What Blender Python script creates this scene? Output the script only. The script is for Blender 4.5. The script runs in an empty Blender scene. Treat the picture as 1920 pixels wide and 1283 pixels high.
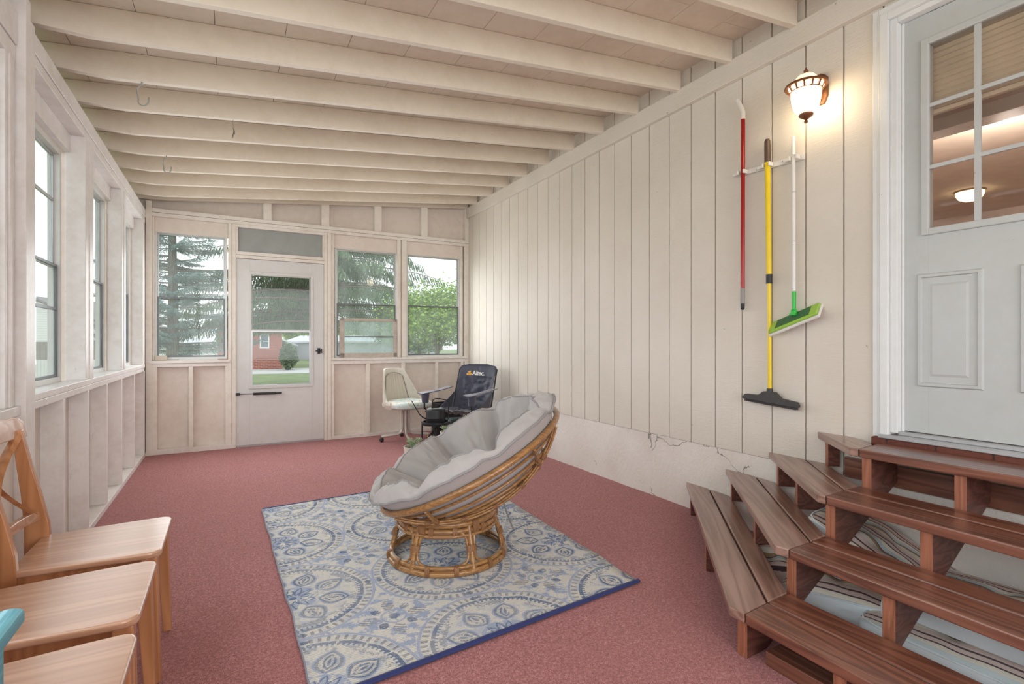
import bpy, bmesh, math, random
from mathutils import Vector, Matrix, noise
R_ = math.radians
PI = math.pi
scene = bpy.context.scene
COL = scene.collection

# ------------------------------------------------------------------ camera
CAMH = 1.16
YAW = R_(29)
cd = bpy.data.cameras.new('camera'); cam = bpy.data.objects.new('camera', cd); COL.objects.link(cam)
cd.sensor_fit = 'HORIZONTAL'; cd.sensor_width = 36.0; cd.lens = 36.0 * 959 / 1920
cd.clip_start = 0.02; cd.clip_end = 300
cam.location = (0, 0, CAMH); cam.rotation_euler = (PI / 2, 0, -YAW)
scene.camera = cam

# ------------------------------------------------------------------ world, lights, exposure
w = bpy.data.worlds.new('overcast_sky'); scene.world = w; w.use_nodes = True
wn = w.node_tree; wn.nodes.clear()
wo = wn.nodes.new('ShaderNodeOutputWorld'); bg = wn.nodes.new('ShaderNodeBackground')
tc = wn.nodes.new('ShaderNodeTexCoord'); nz = wn.nodes.new('ShaderNodeTexNoise'); cr = wn.nodes.new('ShaderNodeValToRGB')
nz.inputs['Scale'].default_value = 1.6; nz.inputs['Detail'].default_value = 5
cr.color_ramp.elements[0].position = 0.3; cr.color_ramp.elements[0].color = (0.86, 0.90, 0.95, 1)
cr.color_ramp.elements[1].position = 0.7; cr.color_ramp.elements[1].color = (1, 1, 1, 1)
wn.links.new(tc.outputs['Generated'], nz.inputs['Vector']); wn.links.new(nz.outputs['Fac'], cr.inputs['Fac'])
wn.links.new(cr.outputs['Color'], bg.inputs['Color']); wn.links.new(bg.outputs[0], wo.inputs['Surface'])
bg.inputs['Strength'].default_value = 1.5

def area(name, loc, rot, sx, sy, power, col=(1, 1, 1)):
    l = bpy.data.lights.new(name, 'AREA'); l.shape = 'RECTANGLE'; l.size = sx; l.size_y = sy; l.energy = power; l.color = col
    o = bpy.data.objects.new(name, l); COL.objects.link(o); o.location = loc; o.rotation_euler = rot
    return o
# added fill lamps just inside the windows and behind the camera
area('fill_rear_opening', (0.95, -2.9, 1.65), (R_(90), 0, 0), 3.2, 2.0, 70, (0.98, 0.99, 1.0))
area('fill_side_windows_near', (-0.735, 0.0, 1.6), (0, R_(-90), 0), 1.2, 5.0, 26, (0.96, 0.99, 1.0))
area('fill_side_windows_far', (-0.722, 4.55, 1.55), (0, R_(-90), 0), 1.1, 3.1, 11, (0.96, 0.99, 1.0))
area('fill_end_windows', (1.0, 6.325, 1.50), (R_(-90), 0, 0), 3.3, 1.1, 28, (0.96, 0.99, 1.0))

scene.view_settings.view_transform = 'Standard'; scene.view_settings.look = 'None'
scene.view_settings.exposure = 0.35; scene.view_settings.gamma = 1.0; scene.view_settings.use_curve_mapping = False

# ------------------------------------------------------------------ pixel helpers (measuring only)
F_ = (math.sin(YAW), math.cos(YAW)); S_ = (math.cos(YAW), -math.sin(YAW))
def at(u, D):
    l = (u - 960) / 959 * D
    return (F_[0] * D + S_[0] * l, F_[1] * D + S_[1] * l)

# ------------------------------------------------------------------ mesh builder
class MB:
    def __init__(s): s.v = []; s.f = []; s.m = []
    def add(s, vs, fs, mi=0):
        b = len(s.v); s.v += [tuple(p) for p in vs]; s.f += [tuple(b + i for i in f) for f in fs]; s.m += [mi] * len(fs)
        return s
    def box(s, x0, x1, y0, y1, z0, z1, mi=0, M=None):
        vs = [Vector(p) for p in ((x0,y0,z0),(x1,y0,z0),(x1,y1,z0),(x0,y1,z0),(x0,y0,z1),(x1,y0,z1),(x1,y1,z1),(x0,y1,z1))]
        if M is not None: vs = [M @ p for p in vs]
        return s.add(vs, [(0,3,2,1),(4,5,6,7),(0,1,5,4),(1,2,6,5),(2,3,7,6),(3,0,4,7)], mi)
    def prism(s, pts, off, mi=0):
        n = len(pts); off = Vector(off)
        a = [Vector(p) for p in pts]; b = [p + off for p in a]
        nr = Vector()
        for i in range(n):
            p, q = a[i], a[(i + 1) % n]; nr += p.cross(q)
        if nr.dot(off) > 0: a, b = [p for p in a][::-1], [p for p in b][::-1]
        fs = [tuple(range(n)), tuple(range(2 * n - 1, n - 1, -1))]
        for i in range(n):
            j = (i + 1) % n; fs.append((j, i, n + i, n + j))
        return s.add(a + b, fs, mi)
    def beam(s, p, q, wd, ht, up=(0, 0, 1), mi=0, w2=None, h2=None):
        p = Vector(p); q = Vector(q); d = (q - p).normalized(); up = Vector(up)
        sd = d.cross(up)
        if sd.length < 1e-4: sd = d.cross(Vector((1, 0, 0)))
        sd.normalize(); u = sd.cross(d).normalized()
        w2 = wd if w2 is None else w2; h2 = ht if h2 is None else h2
        vs = []
        for c, a, b in ((p, wd, ht), (q, w2, h2)):
            for i, j in ((-1,-1),(1,-1),(1,1),(-1,1)): vs.append(c + sd * (i * a / 2) + u * (j * b / 2))
        return s.add(vs, [(0,1,2,3),(7,6,5,4),(0,4,5,1),(1,5,6,2),(2,6,7,3),(3,7,4,0)], mi)
    def tube(s, pts, r, n=8, closed=False, mi=0, cap=True, flat=1.0):
        P = [Vector(p) for p in pts]; N = len(P)
        rr = r if isinstance(r, (list, tuple)) else [r] * N
        def tan(i):
            if closed: return (P[(i + 1) % N] - P[(i - 1) % N]).normalized()
            return (P[min(i + 1, N - 1)] - P[max(i - 1, 0)]).normalized()
        t = tan(0); ref = Vector((0, 0, 1)) if abs(t.z) < .9 else Vector((1, 0, 0))
        nv = (ref - t * ref.dot(t)).normalized(); vs = []
        for i in range(N):
            t = tan(i); nv = nv - t * nv.dot(t)
            if nv.length < 1e-6: nv = t.orthogonal()
            nv.normalize(); bv = t.cross(nv)
            for k in range(n):
                a = 2 * PI * k / n; vs.append(P[i] + (nv * math.cos(a) * flat + bv * math.sin(a)) * rr[i])
        fs = []
        for i in range(N if closed else N - 1):
            j = (i + 1) % N
            for k in range(n):
                l = (k + 1) % n; fs.append((i*n+k, i*n+l, j*n+l, j*n+k))
        if not closed and cap:
            fs.append(tuple(range(n - 1, -1, -1))); fs.append(tuple((N-1)*n + k for k in range(n)))
        return s.add(vs, fs, mi)
    def lathe(s, prof, n=24, c=(0, 0, 0), M=None, mi=0, a0=0, a1=2 * PI):
        full = abs(a1 - a0 - 2 * PI) < 1e-6; c = Vector(c); vs = []; K = n if full else n + 1
        for r, z in prof:
            for k in range(K):
                a = a0 + (a1 - a0) * k / n; p = Vector((r * math.cos(a), r * math.sin(a), z))
                if M is not None: p = M @ p
                vs.append(p + c)
        fs = []
        for i in range(len(prof) - 1):
            for k in range(n):
                l = (k + 1) % K; fs.append((i*K+k, i*K+l, (i+1)*K+l, (i+1)*K+k))
        if full:
            if prof[0][0] > 1e-5: fs.append(tuple(range(K - 1, -1, -1)))
            if prof[-1][0] > 1e-5: fs.append(tuple((len(prof)-1)*K + k for k in range(K)))
        return s.add(vs, fs, mi)
    def ball(s, c, r, sc=(1, 1, 1), n=16, mi=0):
        m = n // 2; prof = [(max(0, math.sin(PI * i / m)), -math.cos(PI * i / m)) for i in range(m + 1)]
        M = Matrix.Diagonal((r * sc[0], r * sc[1], r * sc[2]))
        return s.lathe(prof, n, c, M, mi)
    def grid(s, fn, nu, nv, mi=0, wrap=False):
        K = nu if wrap else nu + 1
        vs = [fn(i / nu, j / nv) for j in range(nv + 1) for i in range(K)]
        fs = []
        for j in range(nv):
            for i in range(nu):
                l = (i + 1) % K; fs.append((j*K+i, j*K+l, (j+1)*K+l, (j+1)*K+i))
        return s.add(vs, fs, mi)
    def build(s, name, mats, parent=None, smooth=None, bevel=0, solid=0, sub=0, label=None, recenter=None, segs=2):
        me = bpy.data.meshes.new(name)
        off = Vector((0, 0, 0))
        if recenter is None: recenter = parent is None
        if recenter:
            xs = [p[0] for p in s.v]; ys = [p[1] for p in s.v]; zs = [p[2] for p in s.v]
            off = Vector(((min(xs)+max(xs))/2, (min(ys)+max(ys))/2, min(zs)))
        me.from_pydata([(p[0]-off.x, p[1]-off.y, p[2]-off.z) for p in s.v], [], s.f)
        mats = mats if isinstance(mats, (list, tuple)) else [mats]
        for m in mats: me.materials.append(m)
        if any(s.m): me.polygons.foreach_set('material_index', s.m)
        me.update()
        bm = bmesh.new(); bm.from_mesh(me); bmesh.ops.remove_doubles(bm, verts=bm.verts, dist=1e-6)
        bmesh.ops.recalc_face_normals(bm, faces=bm.faces) if len(bm.faces) < 20000 else None
        bm.to_mesh(me); bm.free()
        if smooth is not None:
            me.polygons.foreach_set('use_smooth', [True] * len(me.polygons))
            try: me.set_sharp_from_angle(angle=R_(smooth))
            except Exception: pass
        o = bpy.data.objects.new(name, me); COL.objects.link(o); o.location = off
        if parent is not None: o.parent = parent
        if solid:
            m = o.modifiers.new('thickness', 'SOLIDIFY'); m.thickness = solid; m.offset = 0
        if bevel:
            m = o.modifiers.new('bevel', 'BEVEL'); m.width = bevel; m.segments = segs; m.limit_method = 'ANGLE'; m.angle_limit = R_(40)
        if sub:
            m = o.modifiers.new('subdivision', 'SUBSURF'); m.levels = sub; m.render_levels = sub
        if label: o['label'] = label
        return o

def tag(o, label=None, cat=None, group=None, kind=None):
    if label: o['label'] = label
    if cat: o['category'] = cat
    if group: o['group'] = group
    if kind: o['kind'] = kind
    return o
def thing(name, label, cat, loc=(0, 0, 0), rz=0, group=None):
    o = bpy.data.objects.new(name, None); COL.objects.link(o); o.empty_display_size = .05
    o.location = loc; o.rotation_euler = (0, 0, rz)
    return tag(o, label, cat, group)
def structure(name, loc=(0, 0, 0)):
    o = bpy.data.objects.new(name, None); COL.objects.link(o); o.location = loc; o['kind'] = 'structure'; return o
def dup(root, loc, rz, label=None, group=None):
    r = root.copy(); COL.objects.link(r); r.location = loc; r.rotation_euler = (0, 0, rz)
    if label: r['label'] = label
    if group: r['group'] = group
    for ch in list(root.children):
        c = ch.copy(); COL.objects.link(c); c.parent = r
        for g in ch.children:
            d = g.copy(); COL.objects.link(d); d.parent = c
    return r

# ------------------------------------------------------------------ material helpers
def srgb(r, g, b):
    def f(c):
        c /= 255.0
        return c / 12.92 if c <= .04045 else ((c + .055) / 1.055) ** 2.4
    return (f(r), f(g), f(b), 1)
class NT:
    """tiny expression builder over a material's node tree"""
    def __init__(s, name):
        s.mat = bpy.data.materials.new(name); s.mat.use_nodes = True; s.t = s.mat.node_tree; s.t.nodes.clear()
        s.out = s.t.nodes.new('ShaderNodeOutputMaterial')
    def node(s, typ, **kw):
        n = s.t.nodes.new(typ)
        for k, v in kw.items(): setattr(n, k, v)
        return n
    def link(s, a, b):
        if isinstance(a, E_): a = a.s
        s.t.links.new(a, b)
    def setin(s, n, key, val):
        i = n.inputs[key]
        if isinstance(val, E_): s.t.links.new(val.s, i)
        elif hasattr(val, 'is_output'): s.t.links.new(val, i)
        else: i.default_value = val
    def m(s, op, a, b=0.0, c=0.0):
        n = s.t.nodes.new('ShaderNodeMath'); n.operation = op
        for i, x in enumerate((a, b, c)): s.setin(n, i, x)
        return E_(s, n.outputs[0])
    def coords(s, scale=(1, 1, 1), rot=(0, 0, 0), src='Object'):
        t = s.node('ShaderNodeTexCoord'); mp = s.node('ShaderNodeMapping')
        mp.inputs['Scale'].default_value = scale; mp.inputs['Rotation'].default_value = rot
        s.t.links.new(t.outputs[src], mp.inputs['Vector']); return mp.outputs[0]
    def noise(s, vec, scale=5, detail=4, rough=.55, dist=0):
        n = s.node('ShaderNodeTexNoise'); s.t.links.new(vec, n.inputs['Vector'])
        n.inputs['Scale'].default_value = scale; n.inputs['Detail'].default_value = detail; n.inputs['Roughness'].default_value = rough
        n.inputs['Distortion'].default_value = dist
        return E_(s, n.outputs['Fac'])
    def ramp(s, fac, stops, interp='LINEAR'):
        n = s.node('ShaderNodeValToRGB'); s.setin(n, 'Fac', fac); r = n.color_ramp; r.interpolation = interp
        while len(r.elements) > 1: r.elements.remove(r.elements[0])
        r.elements[0].position = stops[0][0]; r.elements[0].color = stops[0][1]
        for p, c in stops[1:]:
            e = r.elements.new(p); e.color = c
        return n.outputs['Color']
    def mix(s, f, a, b, mode='MIX'):
        n = s.node('ShaderNodeMix', data_type='RGBA', blend_type=mode)
        s.setin(n, 0, f); s.setin(n, 6, a); s.setin(n, 7, b); return n.outputs[2]
    def bump(s, h, strength=.3, dist=.01):
        n = s.node('ShaderNodeBump'); n.inputs['Strength'].default_value = strength; n.inputs['Distance'].default_value = dist
        s.setin(n, 'Height', h); return n.outputs[0]
    def principled(s, col, rough=.5, metal=0, normal=None, **kw):
        p = s.node('ShaderNodeBsdfPrincipled'); s.setin(p, 'Base Color', col); s.setin(p, 'Roughness', rough); p.inputs['Metallic'].default_value = metal
        if normal is not None: s.t.links.new(normal, p.inputs['Normal'])
        for k, v in kw.items(): s.setin(p, k.replace('_', ' '), v)
        s.t.links.new(p.outputs[0], s.out.inputs['Surface']); return s.mat
class E_:
    def __init__(s, t, so): s.t = t; s.s = so
    def __add__(a, b): return a.t.m('ADD', a, b)
    def __radd__(a, b): return a.t.m('ADD', b, a)
    def __sub__(a, b): return a.t.m('SUBTRACT', a, b)
    def __rsub__(a, b): return a.t.m('SUBTRACT', b, a)
    def __mul__(a, b): return a.t.m('MULTIPLY', a, b)
    def __rmul__(a, b): return a.t.m('MULTIPLY', b, a)
    def __truediv__(a, b): return a.t.m('DIVIDE', a, b)
    def gt(a, b): return a.t.m('GREATER_THAN', a, b)
    def lt(a, b): return a.t.m('LESS_THAN', a, b)
    def sin(a): return a.t.m('SINE', a)
    def abs(a): return a.t.m('ABSOLUTE', a)
    def fl(a): return a.t.m('FLOOR', a)
    def mod(a, b): return a.t.m('FLOORED_MODULO', a, b)
    def mx(a, b): return a.t.m('MAXIMUM', a, b)
    def mn(a, b): return a.t.m('MINIMUM', a, b)

def plain(name, col, rough=.5, metal=0, bump=0, scale=200, var=.06, **kw):
    t = NT(name); c = t.coords(); n = t.noise(c, scale, 3); n2 = t.noise(c, 6, 3)
    dark = tuple(x * (1 - var * 2) for x in col[:3]) + (1,)
    colr = t.ramp(n2, [(.3, dark), (.7, col)])
    return t.principled(colr, rough, metal, t.bump(n, bump, .002) if bump else None, **kw)
def paint(name, col, rough=.5, stretch=(1, 1, .06), bump=.25, dirt_haze=.12, scale=60):
    """brush-painted board: grain bump stretched along the board, faint grubby mottling"""
    t = NT(name); g = t.noise(t.coords(stretch), scale, 5, .6); c = t.coords()
    a = t.noise(c, 1.7, 6, .65); b = t.noise(c, 14, 4, .7)
    d = tuple(x * k for x, k in zip(col[:3], (1 - dirt_haze * 1.2, 1 - dirt_haze * 1.45, 1 - dirt_haze * 1.7))) + (1,)
    base = t.mix(t.ramp(a * .6 + b * .4, [(.36, (1, 1, 1, 1)), (.56, (0, 0, 0, 1))]), col, d)
    spot = t.noise(c, 38, 2, .5)
    base = t.mix(t.ramp(spot, [(.76, (0, 0, 0, 1)), (.80, (.5, .5, .5, 1))]), base, (.30, .25, .20, 1))
    return t.principled(base, rough, 0, t.bump(g, bump, .004))
def wood(name, c0, c1, rough=.35, axis='x', rz=0, scale=9, bump=.25, wear=None, coat=0.0, worn=.62):
    t = NT(name)
    st = {'x': (.06, 1, 1), 'y': (1, .06, 1), 'z': (1, 1, .06)}[axis]
    t0 = t.node('ShaderNodeTexCoord'); m1 = t.node('ShaderNodeMapping'); m1.inputs['Rotation'].default_value = (0, 0, rz)
    m2 = t.node('ShaderNodeMapping'); m2.inputs['Scale'].default_value = st
    t.t.links.new(t0.outputs['Object'], m1.inputs[0]); t.t.links.new(m1.outputs[0], m2.inputs[0]); v = m2.outputs[0]
    n = t.noise(v, scale, 3, .5, .2); rings = t.m('FRACT', n * 9.0)
    rings = t.m('PINGPONG', n * 11.0, .5) * 2.0
    fine = t.noise(v, scale * 22, 4, .6)
    mixf = rings * .65 + fine * .35
    col = t.ramp(mixf, [(.15, c0), (.75, c1)])
    big = t.noise(t.coords(), 2.2, 4, .6)
    col = t.mix(big * .35, col, tuple(x * .75 for x in c1[:3]) + (1,))
    if wear is not None:
        wm = t.noise(v, scale * 5, 6, .72)
        col = t.mix(t.ramp(wm, [(worn, (0, 0, 0, 1)), (worn + .07, (1, 1, 1, 1))]), col, wear)
    return t.principled(col, rough, 0, t.bump(mixf, bump, .003), Coat_Weight=coat, Coat_Roughness=.2)
def fabric(name, col, rough=.9, scale=500, bump=.25, var=.12, sheen=.2):
    t = NT(name); c = t.coords(); a = t.noise(t.coords((1, 1, .15)), scale, 2); b = t.noise(c, 5, 4); k = t.noise(c, 90, 3)
    d = tuple(x * (1 - var) for x in col[:3]) + (1,)
    return t.principled(t.mix(b * .6 + k * .4, d, col), rough, 0, t.bump(a * .5 + k * .5, bump, .002), Sheen_Weight=sheen)
def glass(name, dirt_haze=.1, tint=(.93, .97, .96, 1), haze_col=(.9, .92, .92, 1), gl=1.0):
    t = NT(name); tr = t.node('ShaderNodeBsdfTransparent'); tr.inputs[0].default_value = tint
    g = t.node('ShaderNodeBsdfGlossy'); g.inputs['Roughness'].default_value = .02
    fr = t.node('ShaderNodeFresnel'); fr.inputs[0].default_value = 1.45
    m1 = t.node('ShaderNodeMixShader'); ge = t.node('ShaderNodeNewGeometry'); t.setin(m1, 0, E_(t, fr.outputs[0]) * gl * (1.0 - E_(t, ge.outputs['Backfacing']))); t.t.links.new(tr.outputs[0], m1.inputs[1]); t.t.links.new(g.outputs[0], m1.inputs[2])
    dt = t.node('ShaderNodeBsdfTranslucent'); dt.inputs[0].default_value = haze_col  # whitish veil mixed into the glass to imitate bright haze outdoors
    c = t.coords(); n = t.noise(t.coords((1, 1, .35)), 5, 6, .65); f = t.m('MULTIPLY', t.m('POWER', n, 1.4), dirt_haze * 2.2)
    m2 = t.node('ShaderNodeMixShader'); t.setin(m2, 0, f); t.t.links.new(m1.outputs[0], m2.inputs[1]); t.t.links.new(dt.outputs[0], m2.inputs[2])
    t.t.links.new(m2.outputs[0], t.out.inputs['Surface']); return t.mat
def emis(name, col, st):
    t = NT(name); e = t.node('ShaderNodeEmission'); e.inputs[0].default_value = col; e.inputs[1].default_value = st
    t.t.links.new(e.outputs[0], t.out.inputs['Surface']); return t.mat

# ------------------------------------------------------------------ materials
M_trim = paint('painted_trim', srgb(240, 233, 224), .45, (1, 1, .06), .15)
M_trimh = paint('painted_trim_long', srgb(240, 234, 228), .42, (.06, .06, 1), .18)
M_left = paint('painted_window_wood', srgb(240, 237, 236), .38, (1, 1, .06), .16)
M_panel = paint('painted_panel', srgb(234, 223, 214), .6, (1, 1, .3), .12, .09, 30)
M_raft = paint('painted_rafter', srgb(228, 218, 203), .5, (.06, 1, 1), .18, .08)
M_ceil = paint('painted_roof_board', srgb(228, 216, 203), .6, (.06, 1, 1), .15, .1)
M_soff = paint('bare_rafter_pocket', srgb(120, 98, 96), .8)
def mk_siding():
    t = NT('rough_sawn_siding'); g = t.noise(t.coords((1, .12, 1)), 130, 5, .7); h = t.noise(t.coords((1, 1, .2)), 45, 4, .6); c = t.coords()
    a = t.noise(c, 1.2, 5, .6)
    col = t.mix(t.ramp(a, [(.35, (0, 0, 0, 1)), (.65, (1, 1, 1, 1))]), srgb(216, 208, 196), srgb(225, 217, 207))
    sp = t.noise(c, 30, 2, .5); col = t.mix(t.ramp(sp, [(.77, (0, 0, 0, 1)), (.79, (.7, .7, .7, 1))]), col, (.28, .24, .18, 1))
    return t.principled(col, .55, 0, t.bump(g * .7 + h * .5, .7, .006))
M_siding = mk_siding()
M_groove = plain('siding_groove', srgb(150, 138, 122), .8)
def mk_parge():
    t = NT('parged_foundation'); c = t.coords(); a = t.noise(c, 16, 6, .65, 1.2); b = t.noise(c, 3, 5, .6); k = t.noise(t.coords((1, 1, .35)), 45, 4, .6)
    vo = t.node('ShaderNodeTexVoronoi', feature='DISTANCE_TO_EDGE'); vo.inputs['Scale'].default_value = 1.4
    dn = t.node('ShaderNodeTexNoise'); dn.inputs['Scale'].default_value = 4; dn.inputs['Detail'].default_value = 6
    ad = t.node('ShaderNodeVectorMath', operation='ADD'); sc = t.node('ShaderNodeVectorMath', operation='SCALE'); sc.inputs['Scale'].default_value = .5
    t.t.links.new(c, dn.inputs['Vector']); t.t.links.new(dn.outputs['Color'], sc.inputs[0]); t.t.links.new(c, ad.inputs[0]); t.t.links.new(sc.outputs[0], ad.inputs[1]); t.t.links.new(ad.outputs[0], vo.inputs['Vector'])
    crack = t.m('LESS_THAN', E_(t, vo.outputs['Distance']), .006) * t.m('GREATER_THAN', t.noise(c, 1.6, 2), .54)
    col = t.mix(t.ramp(b, [(.35, (0, 0, 0, 1)), (.7, (1, 1, 1, 1))]), srgb(233, 228, 222), srgb(224, 216, 209))
    col = t.mix(crack * .75, col, srgb(110, 100, 92))
    return t.principled(col, .55, 0, t.bump(a * .6 + k * .5 - crack * .6, .75, .012))
M_parge = mk_parge()
def mk_carpet():
    t = NT('red_carpet'); c = t.coords(); a = t.noise(c, 340, 2, .6); b = t.noise(c, 1.3, 5, .6); m = t.noise(c, 90, 3, .7)
    col = t.ramp(a * .6 + m * .4, [(.36, srgb(114, 62, 65)), (.5, srgb(176, 107, 109)), (.64, srgb(226, 168, 168))])
    col = t.mix(t.ramp(b, [(.35, (0, 0, 0, 1)), (.7, (.35, .35, .35, 1))]), col, srgb(160, 94, 88))
    return t.principled(col, .95, 0, t.bump(a, .7, .006), Sheen_Weight=.15)
M_carpet = mk_carpet()
M_stair = wood('brown_painted_tread', srgb(92, 54, 42), srgb(136, 88, 70), .32, 'y', 0, 7, .5, srgb(184, 152, 138), .5, .70)
M_wing = wood('worn_brown_wing_tread', srgb(124, 90, 78), srgb(166, 132, 118), .32, 'x', R_(-47), 7, .4, srgb(200, 178, 166), .5, .70)
M_string = wood('brown_stringer', srgb(84, 46, 38), srgb(118, 72, 60), .5, 'x', R_(10), 9, .5, srgb(168, 128, 112), .1, .68)
M_stringf = wood('orange_brown_stringer_end', srgb(140, 84, 60), srgb(170, 110, 84), .5, 'z', 0, 12, .5, srgb(190, 150, 130), .0, .66)
M_pine = wood('stained_pine', srgb(178, 132, 104), srgb(206, 162, 134), .32, 'x', 0, 6, .14, None, .6)
M_pinev = wood('stained_pine_upright', srgb(170, 112, 72), srgb(200, 142, 98), .35, 'z', 0, 6, .12, None, .25)
M_rattan = wood('honey_rattan', srgb(132, 90, 52), srgb(178, 132, 80), .30, 'x', R_(30), 14, .1, None, .4)
M_wrap = wood('rattan_wrapping', srgb(120, 80, 48), srgb(156, 110, 70), .5, 'z', 0, 40, .4)
M_cush = fabric('grey_cotton_twill', srgb(182, 177, 176), .9, 700, .2, .06, .3)
M_pipe = fabric('grey_piping', srgb(150, 147, 148), .9, 700, .2, .06, .2)
M_black = plain('black_metal', srgb(34, 36, 40), .42, .3)
M_blackp = plain('black_plastic', srgb(40, 40, 42), .5)
M_rubber = plain('dark_rubber', srgb(66, 64, 64), .6, 0, .2)
M_whitep = plain('white_plastic', srgb(232, 230, 225), .35)
M_creamsh = plain('cream_vinyl_shell', srgb(226, 220, 208), .35, 0, .1, 300)
M_creamv = fabric('cream_vinyl', srgb(214, 206, 192), .5, 400, .15, .05, 0)
M_alu = plain('aluminium', srgb(190, 192, 194), .35, .6)
M_aludk = plain('dark_aluminium', srgb(112, 116, 120), .4, .5)
M_aluwhite = plain('white_aluminium', srgb(226, 226, 224), .35, .0)
M_steel = plain('painted_steel_legs', srgb(214, 208, 200), .35, .4)
M_brass = plain('brass_caster', srgb(170, 140, 90), .35, .8)
M_navy = fabric('navy_camp_cloth', srgb(66, 68, 88), .55, 300, .35, .25, .4)
M_navylt = fabric('faded_navy_cloth', srgb(124, 124, 142), .6, 300, .3, .2, .4)
M_logo_y = plain('logo_orange', srgb(240, 170, 50), .5)
M_logo_w = plain('logo_white', srgb(240, 240, 240), .5)
M_glass = glass('hazy_window_glass', .12)
M_glassL = glass('side_window_glass', .03)
M_glassD = glass('door_glass', .03, (.93, .90, .88, 1))
M_glassclear = glass('clean_glass', .015)
M_door = paint('white_painted_door', srgb(190, 194, 193), .35, (1, 1, .3), .08, .05, 80)
M_sdoor = paint('white_storm_door', srgb(220, 219, 218), .4, (1, 1, .3), .06, .05, 80)
M_casing = paint('white_casing', srgb(226, 228, 228), .35, (1, 1, .06), .1, .05)
M_transom = plain('grey_transom_panel', srgb(160, 164, 162), .3)
M_bronze = plain('bronze_lamp_metal', srgb(126, 82, 54), .45, .5, .2, 80)
M_red = plain('glossy_red_pole', srgb(160, 24, 24), .22, .1)
M_redd = plain('dark_red_pole', srgb(120, 20, 28), .25, .1)
M_yellow = plain('yellow_pole', srgb(240, 208, 24), .35)
M_green = plain('bright_green_plastic', srgb(40, 190, 60), .35)
M_limeg = plain('lime_plastic', srgb(160, 205, 80), .4)
M_turq = wood('turquoise_paint', srgb(66, 146, 166), srgb(96, 172, 188), .4, 'y', 0, 12, .2, srgb(150, 200, 206), .1, .68)
M_pot = plain('cream_pot', srgb(226, 216, 202), .5, 0, .1)
M_succ = plain('succulent_green', srgb(188, 208, 170), .5, 0, .1, 50, .15)
M_soil = plain('potting_soil', srgb(60, 45, 36), .9, 0, .6, 80)
M_bin = plain('dark_green_plastic', srgb(52, 74, 72), .5)
M_hook = plain('grey_hook', srgb(168, 172, 168), .4, .3)
M_brick2 = None
M_rugedge = fabric('navy_rug_binding', srgb(40, 52, 110), .7, 400, .4, .2, .1)
M_rugside = fabric('pale_rug_hem', srgb(150, 158, 176), .7, 400, .4, .2, .1)
M_beige = paint('beige_interior', srgb(216, 204, 196), .7, (1, 1, 1), .05)
M_blind = plain('pleated_blind', srgb(226, 216, 196), .8)

def mk_stripes(name, along='y'):
    t = NT(name); c = t.coords(); sx = t.node('ShaderNodeSeparateXYZ'); t.t.links.new(c, sx.inputs[0])
    x = E_(t, sx.outputs['Y' if along == 'y' else 'X']); f = t.m('FRACT', x * 6.4 + 10.3)
    aqua = srgb(206, 218, 220); pink = srgb(226, 204, 196); brn = srgb(96, 74, 78); cre = srgb(238, 230, 216); tan = srgb(176, 150, 120)
    col = t.ramp(f, [(0, cre), (.12, pink), (.3, brn), (.36, pink), (.5, brn), (.54, cre), (.66, aqua), (.8, brn), (.83, tan), (.94, cre)], 'CONSTANT')
    k = t.noise(c, 300, 2)
    return t.principled(col, .85, 0, t.bump(k, .2, .002))
M_str = mk_stripes('striped_outdoor_fabric'); M_str2 = mk_stripes('striped_outdoor_fabric_cross', 'x')
M_aqua = fabric('pale_aqua_fabric', srgb(224, 234, 238), .85, 500, .15, .08, .1)
def mk_floral():
    t = NT('floral_vinyl'); c = t.coords(); v = t.node('ShaderNodeTexVoronoi'); v.inputs['Scale'].default_value = 26; t.t.links.new(c, v.inputs['Vector'])
    n = t.noise(c, 12, 3); dist = E_(t, v.outputs['Distance'])
    col = t.mix(t.ramp(n, [(.42, (0, 0, 0, 1)), (.5, (.8, .8, .8, 1))]), srgb(236, 230, 218), srgb(186, 210, 208))
    n2 = t.noise(c, 17, 3, .6, 1.5)
    col = t.mix(t.ramp(n2, [(.6, (0, 0, 0, 1)), (.63, (1, 1, 1, 1))]), col, srgb(186, 150, 96))
    col = t.mix(dist.lt(.16) * n.gt(.52), col, srgb(96, 84, 70))
    return t.principled(col, .4)
M_floral = mk_floral()

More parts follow.
